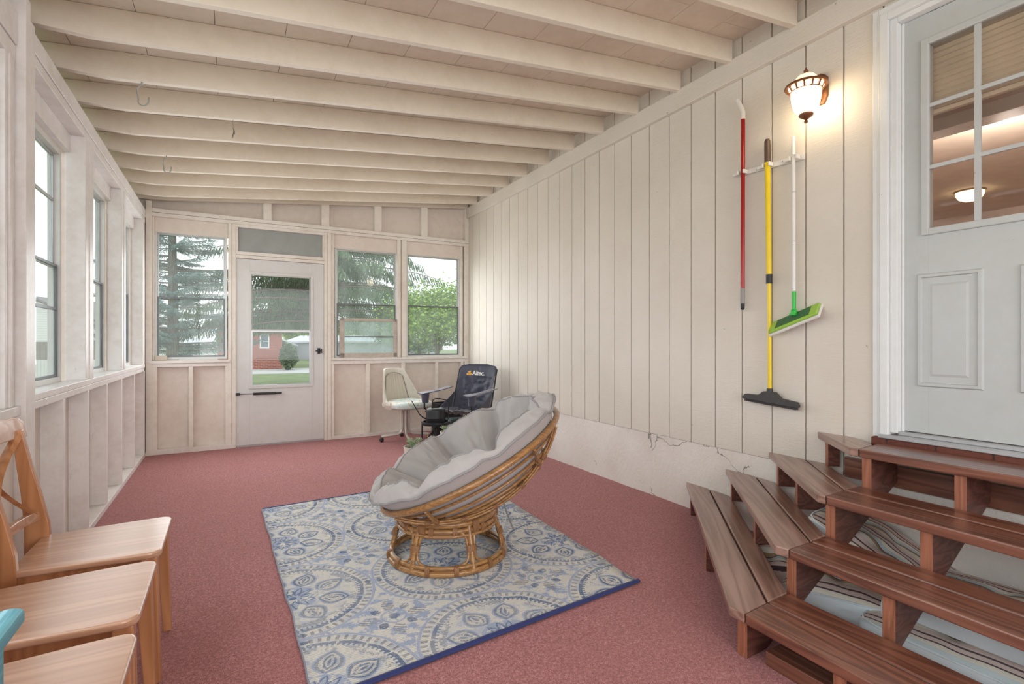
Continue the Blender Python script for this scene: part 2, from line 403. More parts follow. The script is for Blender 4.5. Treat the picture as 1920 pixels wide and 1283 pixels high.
def mk_rug(cx, cy):
    t = NT('blue_and_cream_medallion_weave'); tcn = t.node('ShaderNodeTexCoord'); sx = t.node('ShaderNodeSeparateXYZ')
    wob = t.node('ShaderNodeTexNoise'); wob.inputs['Scale'].default_value = 9
    t.t.links.new(tcn.outputs['Object'], wob.inputs['Vector']); t.t.links.new(tcn.outputs['Object'], sx.inputs[0])
    wv = E_(t, wob.outputs['Fac']) * .022 - .011
    X = E_(t, sx.outputs[0]) + wv - cx; Y = E_(t, sx.outputs[1]) + wv - cy
    P = .715
    a = (X + P * 20.5).mod(P) - P / 2; b = (Y + P * 20.5).mod(P) - P / 2; d = t.m('SQRT', a * a + b * b); ang = t.m('ARCTAN2', b, a)
    a2 = (X + P * 20.0).mod(P) - P / 2; b2 = (Y + P * 20.0).mod(P) - P / 2; e = t.m('SQRT', a2 * a2 + b2 * b2); ang2 = t.m('ARCTAN2', b2, a2)
    fine = t.noise(t.coords((1, 6, 1)), 130, 3, .7); med = t.noise(t.coords(), 20, 4, .7); big = t.noise(t.coords(), 2.5, 3, .6)
    def band(x, lo, hi): return x.gt(lo) * x.lt(hi)
    s = lambda k, ph=0.0: (ang * k + ph).sin()
    def petals(dd, aa, n, ph, r, wd, ln):
        k = 2 * PI / n; off = (aa + 20 * PI + ph).mod(k) - k / 2; lx = (dd * off).abs(); ly = (dd - r) / ln
        return lx / wd + ly * ly
    blue = band(d, .290, .307) * (s(8).abs()).gt(.12)
    blue = blue.mx(band(d, .278, .296) * s(88).gt(.15))
    f1 = petals(d, ang, 8, 0, .180, .052, .066)
    blue = blue.mx(band(f1, .72, .98)); blue = blue.mx(band(f1, .30, .48) * med.gt(.47)); blue = blue.mx(f1.lt(.12))
    f0 = petals(d, ang, 12, .2, .065, .016, .038); blue = blue.mx(band(f0, .55, 1.0) * med.gt(.42)); blue = blue.mx(d.lt(.014))
    g1 = petals(e, ang2, 4, .0, .085, .020, .026); blue = blue.mx(g1.lt(1.0) * med.gt(.40)); blue = blue.mx(e.lt(.022) * fine.gt(.45))
    kn = petals(d, ang, 4, PI / 4, .330, .022, .014); blue = blue.mx(kn.lt(1.0))
    grey = band(d, .316, .344) * s(64).gt(.25)
    g2 = petals(e, ang2, 4, PI / 4, .100, .028, .045); grey = grey.mx(g2.lt(1.0) * (Y * 330.0 + X * 200.0).sin().gt(-.1))
    grey = grey.mx(band(d, .245, .275) * med.gt(.50) * fine.gt(.5)); grey = grey.mx(f1.lt(.72) * fine.gt(.56))
    light = band(d, .346, .358).mx(band(f1, .98, 1.15)).mx(d.lt(.11) * med.gt(.45)).mx(band(e, .045, .055)).mx(d.gt(.36) * med.gt(.54))
    cream = srgb(224, 221, 213)
    hatch = (Y * 620.0 + X * 60.0).sin()
    c = t.mix(hatch.gt(.2) * fine.gt(.5) * .6, cream, srgb(160, 166, 176))
    c = t.mix(t.ramp(med, [(.46, (0, 0, 0, 1)), (.62, (.6, .6, .6, 1))]), c, srgb(164, 178, 204))
    c = t.mix(light * .7, c, srgb(150, 166, 198))
    c = t.mix(grey * fine.gt(.43) * .75, c, srgb(116, 118, 126))
    wear = t.ramp(big, [(.35, (.55, .55, .55, 1)), (.6, (.95, .95, .95, 1))])
    ws = t.node('ShaderNodeRGBToBW'); t.t.links.new(wear, ws.inputs[0])
    c = t.mix(blue * fine.gt(.41) * E_(t, ws.outputs[0]), c, srgb(72, 98, 136))
    bmp = t.bump(hatch * .5 + fine * .6, .5, .003)
    return t.principled(c, .8, 0, bmp)

# ================================================================== SETTING
XL, XR, YE = -.735, 2.85, 6.35
YB = -3.0
MB().box(-.90, 3.0, YB, 6.47, -.12, 0).build('floor', M_carpet).update_tag(); tag(bpy.data.objects['floor'], kind='structure')

# ---- right wall: grooved siding, foundation, ledger
def siding_wall():
    mb = MB(); ys = []
    y = 1.518
    while y > YB: y -= .2045
    gro = []
    while y < YE + .1:
        gro.append(y); y += .2045
    def zone(y0, y1, z0, z1):
        e = [y0] + [g for g in gro if y0 + .02 < g < y1 - .02] + [y1]
        for p, q in zip(e, e[1:]): mb.box(XR, XR + .05, p + .0035, q - .0035, z0, z1, 0)
        mb.box(XR + .012, XR + .06, y0, y1, z0, z1, 1)
    zone(1.33, YE + .08, .455, 3.12); zone(YB, .33, .455, 3.12); zone(.33, 1.33, 2.76, 3.12); mb.box(XR + .005, XR + .06, .33, 1.33, .455, .69, 1)
    o = mb.build('wall_right', [M_siding, M_groove], None, bevel=.002); tag(o, kind='structure')
    f = MB()
    ny, nzz = 240, 12
    def fn(u, v):
        y = YB + (YE + .09 - YB) * u; z = .455 * v
        b = (noise.noise(Vector((y * 3, z * 4, 2.0))) * .006 + noise.noise(Vector((y * 12, z * 12, 5.0))) * .003) * (1 if v < 1 else 0)
        return (XR - .006 - .035 * (1 - v) ** 1.5 + b + .004, y, z)
    f.grid(fn, ny, nzz); f.box(XR + .02, XR + .1, YB, YE + .09, 0, .455)
    o = f.build('wall_foundation', M_parge, None, smooth=60); tag(o, kind='structure')
    o = MB().box(XR - .038, XR, 1.0, YE, 2.83, 2.968).box(XR - .038, XR, YB, .998, 2.86, 3.0).build('trim_1', M_siding, None, bevel=.004); tag(o, kind='structure')
siding_wall()

# ---- ceiling with rafters
def roofz(x): return 3.098 - .107 * (XR - x)
def ceiling():
    mb = MB(); rnd = random.Random(4)
    nb = 12; x0, x1 = -1.05, XR + .06; wx = (x1 - x0) / nb
    for i in range(nb):
        a = x0 + i * wx; b = a + wx - .0025
        ysn = [YB, -1.3 + rnd.random() * .5, 1.4 + rnd.random() * 1.2, 3.9 + rnd.random() * 1.2, 6.6]
        for p, q in zip(ysn, ysn[1:]):
            mb.prism([(a, p, roofz(a)), (b, p, roofz(b)), (b, q - .002, roofz(b)), (a, q - .002, roofz(a))], (0, 0, .02))
    mb.prism([(x0, YB, roofz(x0) + .021), (x1, YB, roofz(x1) + .021), (x1, 6.6, roofz(x1) + .021), (x0, 6.6, roofz(x0) + .021)], (0, 0, .03))
    c = mb.build('ceiling', M_ceil, None, recenter=False); c['kind'] = 'structure'
    y = 1.75 - .427 * 11
    k = 0
    while y < 6.3:
        y1 = y + .038
        if y > YB:
            pr = [(-.98, y, 2.585), (-.56, y, 2.585), (XR - .03, y, 2.952), (XR - .03, y, roofz(XR - .03) - .001), (-.98, y, roofz(-.98) - .001)]
            if y > 6.0:
                y1 = y + .038
            MB().prism(pr, (0, .038, 0)).build('rafter', M_raft, c, bevel=.003)
        y += .427
    y = 6.315
    pr = [(XL - .2, y, 2.60), (-.56, y, 2.62), (XR - .03, y, 2.962), (XR - .03, y, roofz(XR - .03) - .001), (XL - .2, y, roofz(XL - .2) - .001)]
    MB().prism(pr, (0, .038, 0)).build('rafter', M_raft, c, bevel=.003)
    return c
ceiling()

# ---- windows
def dh_window(name, axis, fixed, a0, a1, z0, z1, zm, fr=.02, extra=(), gm=None, lower_dark=True, depth=.05, box=None):
    """double-hung aluminium window in a plane; axis 'x': spans x at y=fixed, 'y': spans y at x=fixed"""
    root = structure(name)
    sgn = 1 if axis == 'x' else -1
    def bx(mb, p0, p1, q0, q1, d0, d1, mi=0):
        lo, hi = sorted((fixed + sgn * d0, fixed + sgn * d1))
        if axis == 'x': mb.box(p0, p1, lo, hi, q0, q1, mi)
        else: mb.box(lo, hi, p0, p1, q0, q1, mi)
    def ring(mb, p0, p1, q0, q1, wd, d0, d1, wb=None, wt=None):
        wb = wb or wd; wt = wt or wd
        bx(mb, p0, p0 + wd, q0, q1, d0, d1); bx(mb, p1 - wd, p1, q0, q1, d0, d1)
        bx(mb, p0 + wd, p1 - wd, q0, q0 + wb, d0, d1); bx(mb, p0 + wd, p1 - wd, q1 - wt, q1, d0, d1)
    m = MB(); ring(m, a0 - fr, a1 + fr, z0 - fr, z1 + fr, fr, -.005, depth, fr * 1.2); m.build('window_frame', M_aluwhite, root, bevel=.002)
    g = .014
    for part, q0, q1, dd, mat in (('upper_sash', zm - .008, z1, .022, M_alu), ('lower_sash', z0, zm + .008, .006, M_aludk if lower_dark else M_alu)):
        m = MB(); ring(m, a0, a1, q0, q1, g, dd, dd + .014, .02 if part == 'lower_sash' else .014, .014)
        s = m.build(part, mat, root, bevel=.0015)
        m = MB(); bx(m, a0 + g, a1 - g, q0 + .013, q1 - .013, dd + .005, dd + .009); m.build('pane', gm or M_glass, s)
        for e in extra:
            if q0 < e < q1:
                m = MB(); bx(m, a0 + g, a1 - g, e - .008, e + .008, dd, dd + .012); m.build('glazing_bar', mat, s, bevel=.001)
    return root

def E(x, z, Y):     # a point measured on the plane y=6.35 carried to plane Y
    k = Y / 6.35; return x * k, CAMH + (z - CAMH) * k

# ---- end wall (far)
def wall_end():
    root = structure('wall_end'); yb = 6.44
    T = lambda n, *b, mat=M_trim, bev=.003: MB().box(*b).build(n, mat, root, bevel=bev)
    # cladding panels behind the studs, cut around the openings
    mb = MB()
    for b in ((-.86, -.68, 0, 3.0), (-.68, .0, 0, .93), (-.68, .0, 2.31, 2.5), (.0, .075, 0, 3), (1.0, 1.10, 0, 3), (.075, 1.0, 2.45, 3), (1.10, 2.80, 0, .95), (1.10, 2.9, 2.31, 3.0), (2.74, 2.9, 0, 3.0), (1.86, 2.0, .9, 2.31)):
        z1 = min(b[3], 2.5)
        mb.box(b[0], b[1], yb, yb + .03, b[2], z1)
    mb.prism([(-.86, yb, 2.5), (2.95, yb, 2.5), (2.95, yb, roofz(2.95)), (-.86, yb, roofz(-.86))], (0, .03, 0))
    mb.build('panelling', M_panel, root, bevel=.001)
    T('header', -.70, XR, YE, yb, 2.452, 2.488, mat=M_trimh); T('header', -.70, XR, YE + .002, yb, 2.491, 2.532, mat=M_trimh)
    T('corner_stud', XL, -.685, YE - .015, yb, 0, 2.60)
    T('stud', -.685, -.665, YE + .03, yb, .97, 2.452)
    T('window_head', -.665, -.005, YE + .045, yb + .01, 2.30, 2.452, mat=M_panel)
    T('window_sill', -.72, .012, YE - .018, yb + .02, .938, .968, mat=M_trimh); T('sill_apron', -.72, .012, YE, yb, .90, .936, mat=M_trimh)
    for a, b in ((-.69, -.64), (-.367, -.326), (-.03, .004)): T('stud', a, b, YE + .002, yb, .05, .90)
    T('floor_plate', -.70, .06, YE - .004, yb, 0, .05, mat=M_trimh)
    T('door_post', -.004, .032, YE - .002, yb, .0, 2.452); T('door_post', .034, .070, YE + .004, yb, 0, 2.452)
    T('door_post', .988, 1.022, YE + .004, yb, 0, 2.452); T('door_post', 1.024, 1.066, YE - .002, yb, 0, 2.452)
    T('door_header', .070, .988, YE + .004, yb, 2.082, 2.118, mat=M_trimh); T('door_header', .070, .988, YE - .002, yb, 2.120, 2.156, mat=M_trimh)
    T('transom_panel', .070, .988, YE + .035, yb, 2.156, 2.42, mat=M_transom); T('transom_stop', .070, .988, YE + .004, yb, 2.42, 2.452, mat=M_trimh)
    T('transom_stop', .070, .094, YE + .01, yb, 2.156, 2.42); T('transom_stop', .97, .988, YE + .01, yb, 2.156, 2.42)
    T('window_sill', 1.066, XR - .02, YE - .018, yb + .02, .938, .968, mat=M_trimh); T('sill_apron', 1.066, XR - .02, YE, yb, .895, .936, mat=M_trimh)
    T('window_head', 1.10, 1.866, YE + .045, yb + .01, 2.29, 2.452, mat=M_panel); T('window_head', 1.99, 2.75, YE + .045, yb + .01, 2.29, 2.452, mat=M_panel)
    T('stud', 1.068, 1.105, YE + .02, yb, .97, 2.452)
    T('mullion_post', 1.868, 1.905, YE + .002, yb, .97, 2.452); T('mullion_post', 1.925, 1.985, YE + .002, yb, .97, 2.452)
    T('mullion_post', 1.905, 1.925, YE + .03, yb, .97, 2.452)
    T('stud', 2.74, 2.775, YE + .03, yb, .97, 2.452); T('corner_stud', 2.79, XR, YE + .002, yb, 0, 2.452)
    for a, b in ((1.068, 1.10), (1.477, 1.523), (1.919, 1.968), (2.373, 2.413), (2.74, 2.775)): T('stud', a, b, YE + .002, yb, .04, .895)
    T('floor_plate', 1.066, XR - .03, YE - .004, yb, 0, .04, mat=M_trimh)
    for a, b in ((.341, .426), (.958, 1.047), (1.58, 1.668), (2.18, 2.268), (2.80, 2.85)):
        zt = roofz(a) - .03; T('stud', a, b, YE + .003, yb, 2.532, zt)
    return root
wall_end()
YG = 6.41
def ew(name, x0, x1, z0, z1, zm, **k):
    a, b = E(x0, z0, YG); c, d = E(x1, z1, YG); return dh_window(name, 'x', YG, a, c, b, d, E(0, zm, YG)[1], **k)
w1 = ew('window_1', -.640, -.032, .998, 2.284, 1.620)
w2 = ew('window_2', 1.128, 1.842, .985, 2.270, 1.615)
w3 = ew('window_3', 1.998, 2.700, .985, 2.270, 1.620)
# storm door at the far end
def storm_door():
    root = structure('door_1'); y0, y1 = 6.372, 6.405
    mb = MB()
    for b in ((.072, .205, .02, 2.078), (.852, .985, .02, 2.078), (.205, .852, .02, .655), (.205, .852, 1.925, 2.078)): mb.box(b[0], b[1], y0, y1, b[2], b[3])
    s = mb.build('door_slab', M_sdoor, root, bevel=.002)
    m = MB(); a0, a1, q0, q1 = .190, .868, .640, 1.942
    for b in ((a0, a0 + .030, q0, q1), (a1 - .030, a1, q0, q1), (a0 + .03, a1 - .03, q0, q0 + .030), (a0 + .03, a1 - .03, q1 - .030, q1)): m.box(b[0], b[1], y0 - .010, y0 + .004, b[2], b[3])
    m.build('window_moulding', M_sdoor, s, bevel=.004)
    m = MB()
    for b in ((.218, .230, 1.285, 1.915), (.828, .840, 1.285, 1.915), (.230, .828, 1.903, 1.915), (.230, .828, 1.288, 1.302)): m.box(b[0], b[1], y0 + .004, y0 + .014, b[2], b[3])
    u = m.build('upper_sash', M_aluwhite, root, bevel=.001); MB().box(.228, .83, y0 + .008, y0 + .011, 1.30, 1.905).build('pane', M_glassclear, u)
    m = MB()
    for b in ((.218, .234, .665, 1.29), (.824, .840, .665, 1.29), (.234, .824, .665, .682), (.234, .824, 1.272, 1.29)): m.box(b[0], b[1], y0 - .004, y0 + .006, b[2], b[3])
    u = m.build('lower_sash', M_alu, root, bevel=.001); MB().box(.232, .826, y0, y0 + .003, .68, 1.274).build('pane', M_glassclear, u)
    m = MB(); m.tube([(.24, y0 - .03, .585), (.47, y0 - .03, .583)], .014, 12); m.tube([(.10, y0 - .03, .588), (.24, y0 - .03, .586)], .004, 6); m.box(.068, .11, y0 - .034, y0, .575, .60)
    m.box(.47, .53, y0 - .034, y0 - .022, .572, .592)
    m.build('door_closer', M_blackp, root, smooth=40)
    m = MB(); m.box(.915, .945, y0 - .012, y0, 1.02, 1.09); m.beam((.89, y0 - .035, 1.055), (.95, y0 - .035, 1.055), .012, .014); m.tube([(.93, y0 - .04, 1.055), (.93, y0, 1.055)], .006, 8); m.box(.952, .962, y0 - .03, y0 - .005, 1.03, 1.08)
    m.build('door_latch', M_blackp, root, bevel=.002)
    MB().box(.075, .98, y0 + .002, y1, .0, .019).build('threshold', M_alu, root)
storm_door()

# ---- left wall
def wall_left():
    root = structure('wall_left'); xo = -.83
    T = lambda n, *b, mat=M_left, bev=.003: MB().box(*b).build(n, mat, root, bevel=bev)
    # far section: y 2.94 .. 6.35
    mb = MB().box(xo - .03, xo, 2.80, 6.47, 0, .93).box(xo - .03, xo, 2.80, 6.47, 2.26, 2.60)
    for a, b in ((2.80, 3.0), (3.86, 4.05), (5.02, 5.20), (6.14, 6.47)): mb.box(xo - .03, xo, a, b, .9, 2.3)
    mb.box(xo - .03, xo, YB, 2.80, 0, .90).box(xo - .03, xo, YB, 2.80, 2.30, 2.60)
    mb.build('panelling', M_panel, root, bevel=.001)
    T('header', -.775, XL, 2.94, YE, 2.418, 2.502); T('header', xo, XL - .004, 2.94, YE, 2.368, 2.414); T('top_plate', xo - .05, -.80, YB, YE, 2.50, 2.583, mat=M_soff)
    for a, b in ((3.852, 4.030), (5.028, 5.171), (6.150, 6.235)):
        T('window_post', xo, XL, a, a + (b - a) * .45, .937, 2.368); T('window_post', xo, XL + .004, a + (b - a) * .47, b, .937, 2.368)
    for a, b in ((2.94, 3.852), (4.03, 5.028), (5.171, 6.15)): T('window_head', xo - .01, xo + .025, a, b, 2.262, 2.368)
    T('window_sill', xo - .03, XL + .006, 2.92, 6.24, .904, .937); T('sill_apron', -.80, XL, 2.92, 6.24, .868, .902)
    for a, b in ((3.39, 3.43), (3.915, 3.953), (4.455, 4.493), (5.01, 5.048), (5.63, 5.668), (6.24, 6.30)): T('stud', xo, XL - .001, a, b, .038, .868)
    T('floor_plate', xo, XL, 2.92, YE, 0, .038)
    # tall near post, running up past the header
    T('post', -.81, XL + .008, 2.805, 2.862, 0, 2.585); T('post', -.81, XL + .004, 2.864, 2.935, 0, 2.52)
    # near section
    T('header', -.80, -.752, YB, 2.80, 2.37, 2.50); T('header', -.80, -.757, YB, 2.80, 2.30, 2.366)
    T('window_sill', -.86, -.742, YB, 2.80, .862, .90); T('panel_board', xo + .001, -.765, YB, 2.80, .0, .86, mat=M_panel)
    T('baseboard', -.80, -.755, YB, 2.80, 0, .09)
    y = 2.79
    while y > YB + .9:
        for a, b, x in ((y - .035, y, -.757), (y - .070, y - .038, -.752), (y - .10, y - .073, -.758)): T('window_casing', -.81, x, a, b, .90, 2.30)
        yl = y - .97
        T('window_casing', -.81, -.757, yl, yl + .03, .90, 2.30)
        y -= 1.0
wall_left()
dh_window('window_4', 'y', -.835, 2.99, 3.755, .96, 2.215, 1.585, fr=.028, extra=(1.345, 1.957), gm=M_glassL)
dh_window('window_5', 'y', -.835, 4.09, 4.93, .96, 2.235, 1.60, fr=.028, gm=M_glassL)
dh_window('window_6', 'y', -.835, 5.22, 6.05, .96, 2.25, 1.61, fr=.028, gm=M_glassL)
y = 2.79; n = 7
while y > YB + .9:
    dh_window('window_%d' % n, 'y', -.785, y - .94, y - .12, .92, 2.28, 1.58, fr=.018, gm=M_glassL, depth=.03); y -= 1.0; n += 1
# rear end behind the camera: half wall with a wide opening
mb = MB().box(-.86, 3.0, YB - .08, YB, 0, .75).box(-.86, 3.0, YB - .08, YB, 2.55, 2.66).box(-.86, -.6, YB - .08, YB, .75, 2.6).box(2.7, 3.0, YB - .08, YB, .75, 3.1).prism([(-.86, YB - .08, 2.66), (3.0, YB - .08, 2.66), (3.0, YB - .08, 3.11), (-.86, YB - .08, 2.70)], (0, .08, 0))
tag(mb.build('wall_rear', M_trim), kind='structure')

# ---- entry door in the right wall
def entry_door():
    root = structure('door_2')
    C = lambda n, *b, mat=M_casing, bev=.003, par=None: MB().box(*b).build(n, mat, par or root, bevel=bev)
    yl, yr, zb, zt = 1.293, .352, .722, 2.735
    # casing: stepped profile
    for a, b, x in ((1.372, 1.345, -.014), (1.345, 1.335, -.020), (1.335, 1.300, -.026)):
        C('door_casing', XR + x, XR + .02, b, a, .690, zt + (a - 1.293)); C('door_casing', XR + x, XR + .02, 2 * .8225 - a, 2 * .8225 - b, .690, zt + (a - 1.293))
        C('door_casing', XR + x, XR + .02, 2 * .8225 - b, b, zt + (b - 1.293), zt + (a - 1.293))
    C('door_jamb', XR - .004, XR + .10, 1.268, 1.300, .715, zt + .007); C('door_jamb', XR - .004, XR + .10, .345, .377, .715, zt + .007); C('door_jamb', XR - .004, XR + .10, .377, 1.268, zt - .018, zt + .007)
    C('door_jamb', XR + .035, XR + .10, 1.256, 1.268, .722, zt - .018)
    C('threshold', XR - .045, XR + .10, .345, 1.335, .688, .706, mat=M_alu); C('threshold', XR + .004, XR + .08, .377, 1.268, .706, .724, mat=M_alu)
    xs = XR + .040                      # face of the slab
    k = xs / XR
    Yk = lambda y: y * k
    Zk = lambda z: CAMH + (z - CAMH) * k
    gy1, gy0, gz0, gz1 = Yk(1.142), Yk(.60), Zk(1.685), Zk(2.548)
    gy0 = gy1 - (gy1 - Yk(.964)) * 3
    slab = MB(); s0, s1 = xs, xs + .045; sy0, sy1 = .379, 1.266
    for b in ((sy0, gy0, .728, zt - .02), (gy1, sy1, .728, zt - .02), (gy0, gy1, .728, gz0), (gy0, gy1, gz1, zt - .02)): slab.box(s0, s1, b[0], b[1], b[2], b[3])
    sl = slab.build('door_slab', M_door, root, bevel=.001)
    m = MB(); o = .028
    for b in ((gy0 - o, gy0 + .004, gz0 - o, gz1 + o), (gy1 - .004, gy1 + o, gz0 - o, gz1 + o), (gy0, gy1, gz0 - o, gz0 + .004), (gy0, gy1, gz1 - .004, gz1 + o)): m.box(s0 - .012, s0 + .004, b[0], b[1], b[2], b[3])
    m.build('glass_moulding', M_door, sl, bevel=.005)
    m = MB(); wy = (gy1 - gy0) / 3; wz = (gz1 - gz0) / 3
    for i in (1, 2):
        m.box(s0 - .003, s0 + .012, gy0 + wy * i - .011, gy0 + wy * i + .011, gz0, gz1); m.box(s0 - .002, s0 + .012, gy0, gy1, gz0 + wz * i - .009, gz0 + wz * i + .009)
    m.build('muntins', M_door, sl, bevel=.001)
    MB().box(s0 + .014, s0 + .018, gy0, gy1, gz0, gz1).build('pane', M_glassD, sl)
    def panel(pyh, pyl, z0, z1):
        y1, y0 = Yk(pyh), Yk(pyl); z0, z1 = Zk(z0), Zk(z1); rings = []
        for ins, dx in ((0, 0), (.006, -.010), (.018, -.010), (.024, .008), (.030, .008), (.062, -.004)):
            rings.append([(s0 + dx, y0 + ins, z0 + ins), (s0 + dx, y1 - ins, z0 + ins), (s0 + dx, y1 - ins, z1 - ins), (s0 + dx, y0 + ins, z1 - ins)])
        m = MB(); vs = sum(rings, []); fs = []
        for r in range(len(rings) - 1):
            for i in range(4):
                j = (i + 1) % 4; fs.append((r*4+i, r*4+j, r*4+4+j, r*4+4+i))
        fs.append(tuple(len(vs) - 4 + i for i in range(4))); m.add(vs, fs); m.build('raised_panel', M_door, sl)
    panel(1.187, .942, .950, 1.480); panel(.827, .582, .950, 1.480)
    m = MB(); m.lathe([(.0, -.06), (.026, -.058), (.03, -.04), (.02, -.03), (.012, -.025), (.012, -.006), (.032, -.004), (.032, 0)], 16, (s0, .46, 1.62), Matrix.Rotation(R_(90), 3, 'Y'))
    m.build('door_knob', M_brass, sl, smooth=40)
    # pleated blind hung behind the top lights
    bl = MB(); z = gz1 + .02; x = s1 + .012; i = 0; prev = None; vs = []
    while z > gz1 - wz - .005:
        xx = x + (.014 if i % 2 else 0); vs += [(xx, gy0 - .03, z), (xx, gy1 + .03, z)]; z -= .0135; i += 1
    bl.add(vs, [(2*j, 2*j+1, 2*j+3, 2*j+2) for j in range(i - 1)]); bl.box(x - .002, x + .02, gy0 - .03, gy1 + .03, z - .014, z + .004)
    bl.build('pleated_blind', M_blind, sl, solid=.002)
    # worn red brick sill under the threshold
    t = NT('worn_sill_brick'); br = t.node('ShaderNodeTexBrick'); mp = t.coords((1, 1, 1), (0, 0, R_(90))); t.t.links.new(mp, br.inputs['Vector'])
    br.inputs['Scale'].default_value = 1; br.inputs['Brick Width'].default_value = .2; br.inputs['Row Height'].default_value = .2; br.inputs['Mortar Size'].default_value = .004
    br.inputs['Color1'].default_value = srgb(120, 66, 50); br.inputs['Color2'].default_value = srgb(98, 52, 42); br.inputs['Mortar'].default_value = srgb(60, 40, 34)
    mt = t.principled(br.outputs['Color'], .8, 0, t.bump(t.noise(t.coords(), 60, 4), .6, .006))
    MB().box(XR - .035, XR + .05, .33, 1.37, .640, .687).build('brick_sill', mt, root, bevel=.004)
    MB().box(XR - .028, XR + .0, .10, 1.50, .455, .56).build('ledger_board', M_stair, root, bevel=.003)
    return root
entry_door()
# the room behind the entry door
def interior():
    r = structure('wall_interior'); x0, x1, y0, y1, z0, z1 = 3.0, 9.6, -1.2, 5.4, .68, 3.05
    MB().box(x1, x1 + .05, y0, y1, z0, z1).box(x0, x1, y1, y1 + .05, z0, z1).box(x0, x1, y0 - .05, y0, z0, z1).build('wall_panel', M_beige, r)
    MB().box(x0, x1 + .05, y0, y1, z1, z1 + .05).build('ceiling_panel', plain('interior_ceiling', srgb(222, 206, 190), .8), r)
    MB().box(x0, x1, y0, y1, z0 - .05, z0).build('floor_panel', plain('interior_floor', srgb(150, 110, 84), .5), r)
    MB().box(4.5, 4.62, 2.0, 5.4, z0, z1).box(4.5, 4.62, 1.25, 2.0, 2.75, z1).build('partition', M_beige, r)
    MB().box(4.47, 4.65, 1.93, 2.02, z0, 2.75).box(4.47, 4.65, 1.15, 2.02, 2.68, 2.77).build('door_casing', M_casing, r, bevel=.004)
    MB().box(3.0, 3.06, 1.40, 1.9, z0, z1).build('partition', M_beige, r)
    # flush ceiling lamp
    l = thing('ceiling_lamp', 'small glowing frosted ceiling lamp in the room behind the glazed entry door', 'lamp', (8.1, 2.815, z1))
    MB().lathe([(.0, -.02), (.15, -.02), (.16, 0)], 24).build('canopy', M_brass, l, smooth=40)
    MB().lathe([(0, -.13), (.06, -.125), (.11, -.10), (.135, -.06), (.14, -.02)], 24).build('lamp_shade', emis('warm_lamp_glass', (1, .82, .5, 1), 5), l, smooth=60)
    pl = bpy.data.lights.new('interior_fill_light', 'POINT'); pl.energy = 110; pl.color = (1, .93, .84); pl.shadow_soft_size = .12  # added fill for this room, set apart from the ceiling lamp
    po = bpy.data.objects.new('interior_fill_light', pl); COL.objects.link(po); po.location = (5.3, 1.6, 2.75)
interior()

